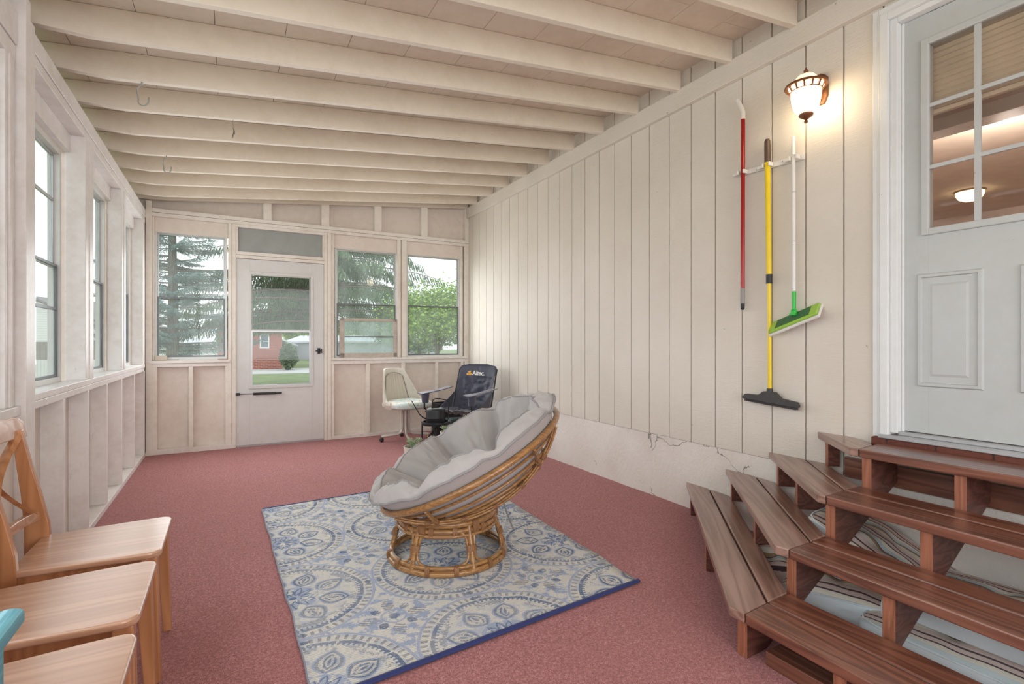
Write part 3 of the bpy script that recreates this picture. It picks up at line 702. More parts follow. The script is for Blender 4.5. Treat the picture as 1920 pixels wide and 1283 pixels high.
# ================================================================== STAIRS
def stairs():
    Z = [.172, .333, .499, .665]; root = thing('wooden_steps', 'worn brown-painted open-riser wooden steps with angled wing, leading up to the entry door', 'stairs', (2.2, 1.2, 0))
    ox, oy = 2.2, 1.2
    C = [(1.641, 1.218), (1.954, 1.251), (2.242, 1.270), (2.549, 1.294)]          # mitre, front edge
    G = [(1.790, 1.230), (2.112, 1.257), (2.408, 1.281), (2.716, 1.312)]          # gap between boards
    B = [(1.925, 1.236), (2.230, 1.262), (2.532, 1.286), (2.815, 1.320)]          # back edge
    A = [(1.640, 1.282), (1.946, 1.302), (2.244, 1.306), (2.545, 1.330)]
    TIP = [(2.835, 2.570), (2.838, 2.244), (2.845, 1.945), (2.848, 1.655)]
    GT = [(2.830, 2.372), (2.838, 2.030), (2.845, 1.724), (2.848, 1.46)]
    BT = [(2.815, 2.192), (2.815, 1.877), (2.842, 1.608), (2.848, 1.40)]
    d = (math.sin(R_(1.32)), math.cos(R_(1.32))); L = 1.62; th = .038; g = .004
    def loc(p, z): return (p[0] - ox, p[1] - oy, z)
    def back(p, l): return (p[0] - d[0] * l, p[1] - d[1] * l)
    def lerp(p, q, t): return (p[0] + (q[0] - p[0]) * t, p[1] + (q[1] - p[1]) * t)
    for i, z in enumerate(Z):
        f = C[i]; gp = G[i]; b = B[i]
        def plank(a, c, nm='tread_board', mat=M_stair):
            a2, c2 = back(a, L), back(c, L)
            MB().prism([loc(a, z - th), loc(c, z - th), loc(c2, z - th), loc(a2, z - th)], (0, 0, th)).build(nm, mat, root, bevel=.005)
        plank(back(f, g), back((gp[0] - g, gp[1]), g)); plank(back((gp[0] + g, gp[1]), g), back(b, g))
        MB().prism([loc(A[i], z - th), loc(f, z - th), loc(lerp(gp, f, .03), z - th), loc(lerp(GT[i], TIP[i], .03), z - th), loc(TIP[i], z - th)], (0, 0, th)).build('wing_tread_board', M_wing if i < 3 else M_wing, root, bevel=.005)
        if i < 3:
            MB().prism([loc(lerp(gp, b, .05), z - th), loc(b, z - th), loc(BT[i], z - th), loc(lerp(GT[i], BT[i], .05), z - th)], (0, 0, th)).build('wing_tread_board', M_wing, root, bevel=.005)
        else:
            MB().prism([loc(back((2.722, 1.31), L + .02), z - th - .001), loc((2.722, 1.312), z - th - .001), loc((2.806, 1.33), z - th - .001), loc(back((2.806, 1.33), L + .02), z - th - .001)], (0, 0, th - .004)).build('tread_board', M_stair, root, bevel=.003)
    def stringer(base, direction, fronts, thick, name='stringer', wall=2.842):
        """sawtooth carriage: fronts = distances of each tread nose along the direction"""
        dx, dy = direction; nx, ny = -dy, dx
        pts = [(fronts[0] + .018, 0.0)]
        for i, fr in enumerate(fronts):
            zt = Z[i] - th - .001; pts.append((fr + .018, zt))
            nxt = fronts[i + 1] + .018 if i + 1 < len(fronts) else fr + .018 + .25
            pts.append((nxt, zt))
        m = len(fronts); end = pts[-1][0]
        # lower edge runs parallel to the pitch
        pitch = (Z[-1] - Z[0]) / max(fronts[-1] - fronts[0], .01)
        pts += [(end, Z[m-1] - th - .14), (fronts[0] + .018 + .115, 0.0)]
        vs = [loc((base[0] + dx * a + nx * -thick / 2, base[1] + dy * a + ny * -thick / 2), zz) for a, zz in pts]
        mb = MB(); mb.prism(vs, (nx * thick, ny * thick, 0))
        o = mb.build(name, [M_string, M_stringf], root, bevel=.002)
        me = o.data; me.materials.clear(); me.materials.append(M_string); me.materials.append(M_stringf)
        for p in me.polygons:
            if p.normal.x * dx + p.normal.y * dy < -.9: p.material_index = 1
        return o
    dr = (d[1], -d[0])
    for yy, nm in ((1.190, 0), (.845, 1), (.25, 2), (-.33, 3)):
        y = yy; base = (0, 0)
        fr = [c[0] for c in C]
        # carriage across the treads (along x)
        stringer((0.0, y), (1.0, .03), [f - .0 for f in fr], .040)
    # wing carriages, square to the wing's front edge
    wn = (.731, -.682); wd = (.682, .731)
    def wing_bracket(p, z, depth, drop, zl):
        pts = [(0, zl), (0, z - th - .001), (depth, z - th - .001), (depth * .45 if drop else depth, zl)]
        vs = [loc((p[0] + wn[0] * a - wd[0] * .02, p[1] + wn[1] * a - wd[1] * .02), zz) for a, zz in pts]
        o = MB().prism(vs, (wd[0] * .04, wd[1] * .04, 0)).build('wing_bracket', [M_string, M_stringf], root, bevel=.002)
        me = o.data; me.materials.clear(); me.materials.append(M_string); me.materials.append(M_stringf)
        for q in me.polygons:
            if q.normal.x * wn[0] + q.normal.y * wn[1] < -.9: q.material_index = 1
    wing_bracket((2.715, 2.425), Z[0], .10, 0, 0)
    wing_bracket((2.745, 2.130), Z[1], .10, 0, Z[0]); wing_bracket((2.770, 1.838), Z[2], .095, 0, Z[1]); wing_bracket((2.800, 1.578), Z[3], .055, 0, Z[2])
    wing_bracket((2.125, 1.800), Z[0], .26, 1, 0); wing_bracket((2.270, 1.628), Z[1], .26, 1, Z[0]); wing_bracket((2.535, 1.580), Z[2], .24, 0, Z[1]-.02)
    # floor sleeper behind the first nosing
    MB().box(1.685 - ox, 1.80 - ox, .30 - oy, 1.165 - oy, 0, .052).build('floor_sleeper', M_stair, root, bevel=.003)
stairs()

# striped outdoor cushions pushed in under the steps
def pad(name, label, loc, rz, lx, ly, h, seed, mats=(M_str, M_aqua), sag=.01, tilt=(0, 0), ties=True, puff=.35, group=None):
    root = thing(name, label, 'cushion', loc, rz)
    root.rotation_euler = (tilt[0], tilt[1], rz)
    def side(top):
        def fn(u, v):
            a = (u - .5) * 2; b = (v - .5) * 2
            ed = (1 - abs(a) ** 8) * (1 - abs(b) ** 8)
            x = a * lx / 2 * (1 - .02 * abs(b) ** 6); y = b * ly / 2 * (1 - .02 * abs(a) ** 6)
            nn = noise.noise(Vector((x * 5 + seed, y * 5, 1))) * sag + noise.noise(Vector((x * 16 + seed, y * 16, 3))) * sag * .35
            dome = h * puff * ((1 - a * a) * (1 - b * b)) ** .5
            dim = sum(math.exp(-((x - px) ** 2 + (y - py) ** 2) / .0012) for px in (-lx / 4, 0, lx / 4) for py in (-ly / 5, ly / 5)) * .018
            z = h * .78 + dome + nn * ed - dim if top else 0.0
            return (x, y, z)
        return fn
    m = MB(); m.grid(side(True), 56, 40, 0)
    t = m.build('cover_top', mats[0], root, smooth=60)
    m = MB(); K = 120; per = []
    for i in range(K):
        a = 2 * PI * i / K; ca, sa = math.cos(a), math.sin(a); mm = (abs(ca) ** 10 + abs(sa) ** 10) ** (-.1)
        per.append((ca * mm, sa * mm))
    rows = 8; vs = []
    for j in range(rows + 1):
        v = j / rows
        for a, b in per:
            bul = math.sin(v * PI) * .012 + noise.noise(Vector((a * 6 + seed, b * 6, v * 3))) * .008 * math.sin(v * PI)
            x = a * lx / 2 * (1 - .02 * abs(b) ** 6); y = b * ly / 2 * (1 - .02 * abs(a) ** 6); l = math.hypot(x, y)
            tp = h * .78 + noise.noise(Vector((x * 5 + seed, y * 5, 1))) * sag * .1
            vs.append((x * (1 + bul / l), y * (1 + bul / l), .004 + (tp - .004) * v))
    fs = [(j*K+i, j*K+(i+1)%K, (j+1)*K+(i+1)%K, (j+1)*K+i) for j in range(rows) for i in range(K)]
    fs.append(tuple(range(K - 1, -1, -1))); m.add(vs, fs); m.build('boxing_strip', mats[1], root, smooth=50)
    m = MB(); top = [(p[0] * 1.004, p[1] * 1.004, p[2]) for p in vs[-K:]]; m.tube(top, .005, 6, True); m.build('piping', mats[1], root, smooth=60)
    if ties:
        for sx in (-1, 1):
            P = []
            for k in range(14):
                q = k / 13; P.append((sx * (lx / 2 - .05) + math.sin(q * 5) * .02, ly / 2 + .01 + q * .09, max(.01, h * .5 - q * h * .5 + .02 * math.sin(q * 7))))
            MB().tube(P, .012, 6, flat=.3).build('fabric_tie', mats[1], root, smooth=60)
    return root
pad('striped_cushion', 'aqua-edged striped cushion flat on the floor under the steps, lower of the stack', (2.37, .56, .0), R_(90), 1.08, .46, .105, 3)
pad('striped_cushion', 'aqua-edged striped cushion under the middle steps, upper of the stack', (2.45, .52, .118), R_(91), 1.06, .44, .105, 8)
pad('striped_cushion', 'plump striped cushion with knotted ties lying under the corner of the steps', (2.40, 1.29, .0), R_(112), .40, .42, .12, 15, puff=.45, sag=.02)
pad('striped_cushion', 'striped cushion leaning against the foundation wall behind the steps', (2.60, 1.22, .17), R_(96), .56, .42, .085, 22, tilt=(R_(0), R_(-24)), sag=.02)
pad('striped_cushion', 'crumpled tan-striped cushion under the wing of the steps, leftmost striped cushion', (2.39, 1.60, .0), R_(47), .30, .20, .12, 31, mats=(M_str2, M_str2), puff=.5, sag=.035, ties=False)
for k, (x, y, a, lb) in enumerate(((1.96, .93, .4, 'small dry tan leaf on the carpet under the lowest step'), (1.90, .84, 1.6, 'white paint flake on the carpet under the lowest step'))):
    m = MB(); pts = [(math.cos(t) * .028 * (1 if k == 0 else .5), math.sin(t) * .011, .003 + .006 * math.sin(t * 2) ** 2) for t in [2 * PI * i / 10 for i in range(10)]]
    m.add(pts, [tuple(range(10))]); o = m.build('dry_leaf' if k == 0 else 'paint_flake', plain('dry_leaf' if k == 0 else 'paint_flake', srgb(176, 128, 70) if k == 0 else srgb(230, 226, 220), .8), solid=.0015, recenter=True)
    o.location = (x, y, .001); o.rotation_euler.z = a; tag(o, lb, 'leaf' if k == 0 else 'paint flake')

# ================================================================== RUG
def rug():
    P = [(.245, 1.735), (1.729, 1.865), (1.80, 4.01), (.204, 3.918)]
    cx, cy = 1.0, 2.88
    m = MB(); th = .009
    def pos(u, v):
        a = [P[0][k] + (P[1][k] - P[0][k]) * u for k in (0, 1)]; b = [P[3][k] + (P[2][k] - P[3][k]) * u for k in (0, 1)]
        x = a[0] + (b[0] - a[0]) * v; y = a[1] + (b[1] - a[1]) * v
        e = max(0, abs(u - .5) * 2 - .8) * 5
        x += noise.noise(Vector((v * 9, u, 7))) * .012 * e
        z = th + max(0, noise.noise(Vector((u * 2, v * 11, 1)))) * .008 * e
        return (x, y, z)
    top = lambda u, v: (lambda p: (p[0] - cx, p[1] - cy, p[2]))(pos(u, v))
    m.grid(top, 24, 60)
    root = thing('area_rug', 'blue and cream medallion-patterned area rug on the red carpet under the papasan chair', 'rug', (cx, cy, 0))
    m.build('woven_field', mk_rug(-.035, -.405), root, smooth=60, solid=.003)
    e = [pos(i / 40, 0) for i in range(41)]
    MB().tube([(p[0] - cx, p[1] - cy - .004, .010) for p in e], .0125, 8, flat=.7).build('navy_binding', M_rugedge, root, smooth=60, label='navy blue bound edge nearest the camera')
    e = [pos(i / 40, 1) for i in range(41)]
    MB().tube([(p[0] - cx, p[1] - cy, .008) for p in e], .010, 8, flat=.6).build('navy_binding', M_rugedge, root, smooth=60, label='navy blue bound edge at the far end')
    for uu in (0, 1):
        e = [pos(uu, i / 60) for i in range(61)]
        MB().tube([(p[0] - cx, p[1] - cy, p[2] - .003) for p in e], .005, 6).build('side_hem', M_rugside, root, smooth=60)
rug()

# ================================================================== PAPASAN CHAIR
RZ0 = .010                                           # rug top under the chair
BC = Vector((1.049, 2.618, RZ0))
NV = Vector((-.438, .155, .885)).normalized()
A1 = (Vector((0, 0, 1)) - NV * NV.z).normalized(); A2 = NV.cross(A1).normalized()
RB, DB, RR = .655, .27, .53
RC = Vector((1.172, 2.585, .532))                     # rim centre
SC = RC + NV * (RB - DB)                             # centre of the bowl's sphere
def bowlpt(x, y, R=RB):                              # x along A1, y along A2 -> point on the sphere below
    return SC + A1 * x + A2 * y - NV * math.sqrt(max(0, R * R - x * x - y * y))
def papasan():
    root = thing('papasan_chair', 'honey rattan papasan chair with tilted round bowl frame, standing on the blue patterned rug', 'chair', BC)
    L = lambda p: Vector(p) - BC
    base = bpy.data.objects.new('base_stand', None); COL.objects.link(base); base.parent = root
    def ring(r, z, tr, n=64, cx=0, cy=0): return [(cx + r * math.cos(2*PI*i/n), cy + r * math.sin(2*PI*i/n), z) for i in range(n)], tr
    r0, r1, zt = .308, .250, .250
    m = MB(); P, t = ring(r0, .016, .0155); m.tube(P, t, 10, True); m.build('base_ring', M_rattan, base, smooth=60)
    m = MB(); P, t = ring(r0 - .004, .042, .0105); m.tube(P, t, 8, True); m.build('base_ring', M_rattan, base, smooth=60)
    for rr, zz, tt in ((r1, zt - .016, .0165), (r1 + .006, zt - .047, .0125), (r1 + .012, zt - .070, .010)):
        m = MB(); P, t = ring(rr, zz, tt); m.tube(P, t, 10, True); m.build('top_ring', M_rattan, base, smooth=60)
    N = 6; ph = R_(33)
    for k in range(N):
        a = ph + 2 * PI * k / N; ca, sa = math.cos(a), math.sin(a)
        m = MB(); m.tube([(r0 * ca, r0 * sa, .02), (r1 * ca, r1 * sa, zt - .03)], .0135, 10); m.build('upright', M_rattan, base, smooth=60)
        # bent loop filling the bay between two uprights
        b = a + 2 * PI / N; P = []
        K = 48
        for i in range(K):
            t = 2 * PI * i / K; c, s = math.cos(t), math.sin(t); q = (abs(c) ** 4 + abs(s) ** 4) ** -.25
            uu, vv = c * q, s * q
            z = .125 + vv * .082; rr = r0 - .006 + (r1 + .01 - r0) * ((z - .02) / (zt - .05)); w = .455 - .02 * vv
            aa = (a + b) / 2 + uu * w; P.append((rr * math.cos(aa), rr * math.sin(aa), z))
        m = MB(); m.tube(P, .0072, 8, True); m.build('bent_loop', M_rattan, base, smooth=60)
        for aa, zz, rr, hh in ((a, .12, (r0 + r1) / 2 + .004, .03),):
            m = MB(); m.lathe([(.0275, -hh/2), (.0285, 0), (.0275, hh/2)], 14, (rr * math.cos(aa), rr * math.sin(aa), zz), Matrix.Rotation(aa, 3, 'Z') @ Matrix.Rotation(R_(-16), 3, 'Y') @ Matrix.Diagonal((.62, 1, 1)))
            m.build('wrapped_binding', M_wrap, base, smooth=60)
        for aa in (a + .30, a + 2 * PI / N - .30):
            M = Matrix.Rotation(aa, 3, 'Z') @ Matrix.Rotation(PI / 2, 3, 'X')
            MB().lathe([(.028, -.012), (.029, 0), (.028, .012)], 14, (r0 * math.cos(aa), r0 * math.sin(aa), .028), M @ Matrix.Diagonal((.68, 1, 1))).build('wrapped_binding', M_wrap, base, smooth=60)
            MB().lathe([(.030, -.012), (.031, 0), (.030, .012)], 14, ((r1 + .004) * math.cos(aa), (r1 + .004) * math.sin(aa), zt - .052), M @ Matrix.Diagonal((.6, 1, 1))).build('wrapped_binding', M_wrap, base, smooth=60)
        aa = a + PI / N * 0 + .12
        MB().lathe([(.036, -.018), (.037, 0), (.036, .018)], 14, ((r1 + .004) * math.cos(aa), (r1 + .004) * math.sin(aa), zt - .034), Matrix.Rotation(aa, 3, 'Z') @ Matrix.Rotation(PI / 2, 3, 'X') @ Matrix.Diagonal((.62, 1, 1))).build('wrapped_binding', M_wrap, base, smooth=60)
    bowl = bpy.data.objects.new('bowl_frame', None); COL.objects.link(bowl); bowl.parent = root
    K = 96
    P = [L(RC + A1 * RR * math.cos(2*PI*i/K) + A2 * RR * math.sin(2*PI*i/K)) for i in range(K)]
    MB().tube(P, .0165, 12, True).build('rim', M_rattan, bowl, smooth=60)
    for r, tt in ((.483, .007), (.427, .0075), (.366, .0075), (.300, .008), (.220, .009)):
        P = [L(bowlpt(r * math.cos(2*PI*i/K), r * math.sin(2*PI*i/K), RB - .004)) for i in range(K)]
        MB().tube(P, tt, 8, True).build('hoop', M_rattan, bowl, smooth=60)
    def rib(pts, name='rib'):
        for off in (.008, .019):
            q = [L(SC + (p - SC) * ((RB + off) / RB)) for p in pts]; MB().tube(q, .0066, 8).build(name, M_rattan, bowl, smooth=60)
        for i in range(3, len(pts) - 1, 4):
            p = pts[i]; dd = (pts[i + 1] - pts[i - 1]).normalized()
            q = [L(SC + (p + dd * t - SC) * ((RB + .013) / RB)) for t in (-.014, 0, .014)]
            MB().tube(q, .0145, 10).build('rib_binding', M_wrap, bowl, smooth=50)
    for off in (-.28, .28):
        h = math.sqrt(RR * RR - off * off) * .985
        rib([bowlpt(-h + 2 * h * i / 22, off) for i in range(23)]); rib([bowlpt(off, -h + 2 * h * i / 22) for i in range(23)])
    return root
papasan()

def papasan_cushion():
    root = thing('papasan_cushion', 'thick round grey button-tufted cushion with piped edges lying in the papasan bowl', 'cushion', RC - NV * .10)
    O = Vector(root.location); SH = -A1 * .004
    NS = 8; ph0 = R_(14); NT_, NR = 240, 60
    PM = R_(61.5); TH0 = .155
    def creases(th):
        d = ((th - ph0) * NS / (2 * PI)) % 1.0; d = min(d, 1 - d) * (2 * PI / NS); return d
    def pleat(th, r): return noise.noise(Vector((math.cos(th) * 7, math.sin(th) * 7, r * 1.2))) + .5 * noise.noise(Vector((math.cos(th) * 17, math.sin(th) * 17, r * 2 + 4)))
    def thick(phi, th):
        q = phi / PM; d = creases(th)
        puff = .052 + .052 * math.sin(min(1, q * 1.02) * PI * .62) ** .8
        cr = math.exp(-abs(d / (.045 + .05 * q)) ** 1.3) * (.062 * math.sin(min(1, q) * PI) ** .5 + .030 * q)
        arc = .024 * (1 - math.exp(-(d / .22) ** 2)) * q
        ringc = .030 * math.exp(-((q - .48) / .07) ** 2) * (1 - .7 * math.exp(-(d / .12) ** 2)) * 0.55
        but = .05 * math.exp(-(q / .06) ** 2)
        wr = .010 * pleat(th, phi * 3) * (.25 + q * 1.3) + .006 * noise.noise(Vector((math.cos(th) * 26, math.sin(th) * 26, phi * 5))) * q ** 2 * 1.5 + .009 * noise.noise(Vector((math.cos(th) * q * 7, math.sin(th) * q * 7, 9)))
        return puff - cr + arc - ringc - but + wr
    def edge_phi(th): return PM + .028 * pleat(th, 2.0) * .6 - .03 * math.exp(-(creases(th) / .09) ** 2)
    def sph(phi, th, rho): return SC + SH + (A1 * math.cos(th) + A2 * math.sin(th)) * (math.sin(phi) * rho) - NV * (math.cos(phi) * rho) - O
    rb = RB - .020
    bottom = lambda u, v: sph(v * edge_phi(u * 2 * PI), u * 2 * PI, rb - .010 * max(0, v - .85) * 0)
    def top(u, v):
        th = u * 2 * PI; ph = v * (edge_phi(th) - .02)
        return sph(ph, th, rb - thick(ph, th))
    NB = 10
    def band(u, v):
        th = u * 2 * PI; e = edge_phi(th); t = thick(e - .02, th)
        bul = math.sin(v * PI) * (.024 + .014 * pleat(th, 5 + v * 2) + .006 * noise.noise(Vector((math.cos(th) * 40, math.sin(th) * 40, v * 2)))) ; 
        return sph(e - .02 * v + bul / .7, th, rb - t * v)
    MB().grid(bottom, NT_, 26, wrap=True).build('underside', M_cush, root, smooth=80)
    MB().grid(top, NT_, NR, wrap=True).build('tufted_top', M_cush, root, smooth=80)
    MB().grid(band, NT_, NB, wrap=True).build('side_band', M_cush, root, smooth=80)
    for v, nm in ((0, 0), (1, 1)):
        P = []
        for i in range(NT_):
            p = band(i / NT_, v); c = SC + SH - O; dd = (p - c); rad = (dd - NV * dd.dot(NV)).normalized(); P.append(p + rad * .007)
        MB().tube(P, .0062, 6, True).build('piping', M_pipe, root, smooth=80)
    b = sph(0, 0, rb - thick(0, 0)); M = NV.to_track_quat('Z', 'Y').to_matrix()
    MB().ball((0, 0, 0), .024, (1, 1, .4)).build('tuft_button', M_pipe, root, smooth=80).location = b
    # tie straps hanging from behind the bowl
    for i, (px, py, q, mat) in enumerate(((.08, .30, (1.36, 2.44, .14), M_pipe), (.20, .30, (1.17, 2.60, .21), M_pipe))):
        p0 = bowlpt(px, py, RB + .03); q = Vector(q); P = []
        for k in range(12):
            t = k / 11; P.append(p0.lerp(q, t) + Vector((0, 0, -.03 * math.sin(t * PI))) - O)
        MB().tube(P, .006, 6, flat=.35).build('tie_strap', mat, root, smooth=60)
    P = [bowlpt(-.50, .16, RB - .01) - O, bowlpt(-.50, .16, RB + .04) - O + Vector((0, 0, -.02)), bowlpt(-.44, .10, RB + .045) - O]
    e1 = RC - A1 * .47 + A2 * .15 - O; f = MB(); f.grid(lambda u, v: e1 + A1 * (-.02 + u * .13) - A2 * .02 * u + Vector((0, 0, -.015 - v * .055 * (1 - .3 * u))), 8, 5)
    f.build('hanging_flap', M_cush, root, smooth=60, solid=.006)
papasan_cushion()

# ================================================================== PINE CHAIRS
def pine_chair(label, loc):
    r = thing('dining_chair', label, 'chair', loc, 0)
    th = .022; zs = .452
    out = [(-.20, -.185), (-.20, .185)]
    def seat_out():
        P = []
        P += [(-.195, -.178), (.10, -.203)]
        for k in range(7):
            a = -PI / 2 + k / 6 * PI / 2; P.append((.165 + .035 * math.cos(a), -.170 + .035 * math.sin(a)))
        for k in range(7):
            a = k / 6 * PI / 2; P.append((.165 + .035 * math.cos(a), .170 + .035 * math.sin(a)))
        P += [(.10, .203), (-.195, .178)]
        return P
    MB().prism([(x, y, zs - th) for x, y in seat_out()], (0, 0, th)).build('seat', M_pine, r, bevel=.006, segs=3)
    for s in (-1, 1):
        MB().beam((.165, s * .172, zs - th), (.185, s * .180, 0), .046, .046, (1, 0, 0), w2=.028, h2=.028).build('leg', M_pinev, r, bevel=.004)
        # rear leg sweeping into the back post
        prof = [(-.250, 0, .016), (-.222, .20, .024), (-.205, .42, .036), (-.208, .50, .034), (-.225, .62, .026), (-.243, .72, .020), (-.262, .845, .014)]
        L_ = [(x - w_, z) for x, z, w_ in prof]; Rr = [(x + w_, z) for x, z, w_ in prof][::-1]
        MB().prism([(x, s * .168 - .013, z) for x, z in L_ + Rr], (0, .026, 0)).build('back_leg', M_pinev, r, bevel=.003)
        MB().beam((-.19, s * .160, .40), (.165, s * .168, .40), .020, .056).build('side_rail', M_pinev, r, bevel=.002)
    MB().beam((.168, -.15, .40), (.168, .15, .40), .020, .056).build('front_rail', M_pine, r, bevel=.002)
    MB().beam((-.19, -.15, .40), (-.19, .15, .40), .020, .056).build('back_rail', M_pine, r, bevel=.002)
    def arc(y0, y1, xc, z, dep, n=12): return [(xc - dep * (1 - ((y * 2 / (y1 - y0)) ** 2)), y, z) for y in [y0 + (y1 - y0) * i / n for i in range(n + 1)]]
    def curved(y0, y1, xc, dep, zlo, zhi, t, lean=.0, n=14, rnd=0):
        m = MB(); vs = []
        for i in range(n + 1):
            y = y0 + (y1 - y0) * i / n; x = xc - dep * (1 - (2 * y / (y1 - y0)) ** 2)
            e = (max(0, abs(2 * y / (y1 - y0)) - .86) / .14) ** 2 * rnd
            vs += [(x - t/2, y, zlo), (x + t/2, y, zlo), (x + t/2 - lean, y, zhi - e), (x - t/2 - lean, y, zhi - e)]
        fs = [(3, 2, 1, 0), tuple(4 * n + i for i in range(4))]
        for i in range(n):
            for k in range(4): fs.append((4*i+k, 4*i+(k+1)%4, 4*i+4+(k+1)%4, 4*i+4+k))
        return m.add(vs, fs)
    curved(-.205, .205, -.252, .030, .815, .888, .020, .012, rnd=.02).build('top_rail', M_pine, r, bevel=.004)
    curved(-.16, .16, -.205, .030, .515, .548, .020, .004).build('lower_back_rail', M_pine, r, bevel=.003)
    for s in (-1, 1):
        P = []
        for i in range(11):
            t = i / 10; y = s * (-.150 + .30 * t); P.append((-.212 - .035 * math.sin(t * PI) - .045 * t, y, .54 + .285 * t))
        m = MB()
        for p, q in zip(P, P[1:]): pass
        m.tube(P, .014, 4, flat=.5); m.build('cross_brace', M_pinev, r)
    return r
c0 = pine_chair('pine cross-back dining chair showing its back, farthest of the three in the row', (-.400, 2.295, 0))
dup(c0, (-.402, 1.817, 0), 0, 'pine dining chair in the middle of the row of three, only seat visible')
dup(c0, (-.392, 1.338, 0), 0, 'pine dining chair behind the turquoise table corner, nearest of the row of three')
# turquoise slatted table
def turq():
    x1, y1, zt = -.262, 1.005, .772
    r = thing('slatted_side_table', 'turquoise slatted wooden side table, its corner showing before the nearest pine chair', 'table', (x1 - .16, y1 - .26, 0))
    for i in range(9):
        xa = .16 - .0165 - i * .036; n = 8
        prof = [(xa + .0165 * math.cos(PI * k / n), -.008 + .008 * math.sin(PI * k / n)) for k in range(n + 1)] + [(xa - .0165, -.022), (xa + .0165, -.022)]
        MB().prism([(px, -.26, zt + pz) for px, pz in prof], (0, .52, 0)).build('slat', M_turq, r, bevel=.001)
    for sx in (-.147, .137):
        for sy in (-.235, .222): MB().box(sx - .018, sx + .006, sy - .02, sy + .02, 0, zt - .022).build('leg', M_turq, r, bevel=.003)
    for sy in (-.235, .222): MB().box(-.14, .125, sy - .01, sy + .01, zt - .08, zt - .022).build('apron', M_turq, r, bevel=.002)
turq()

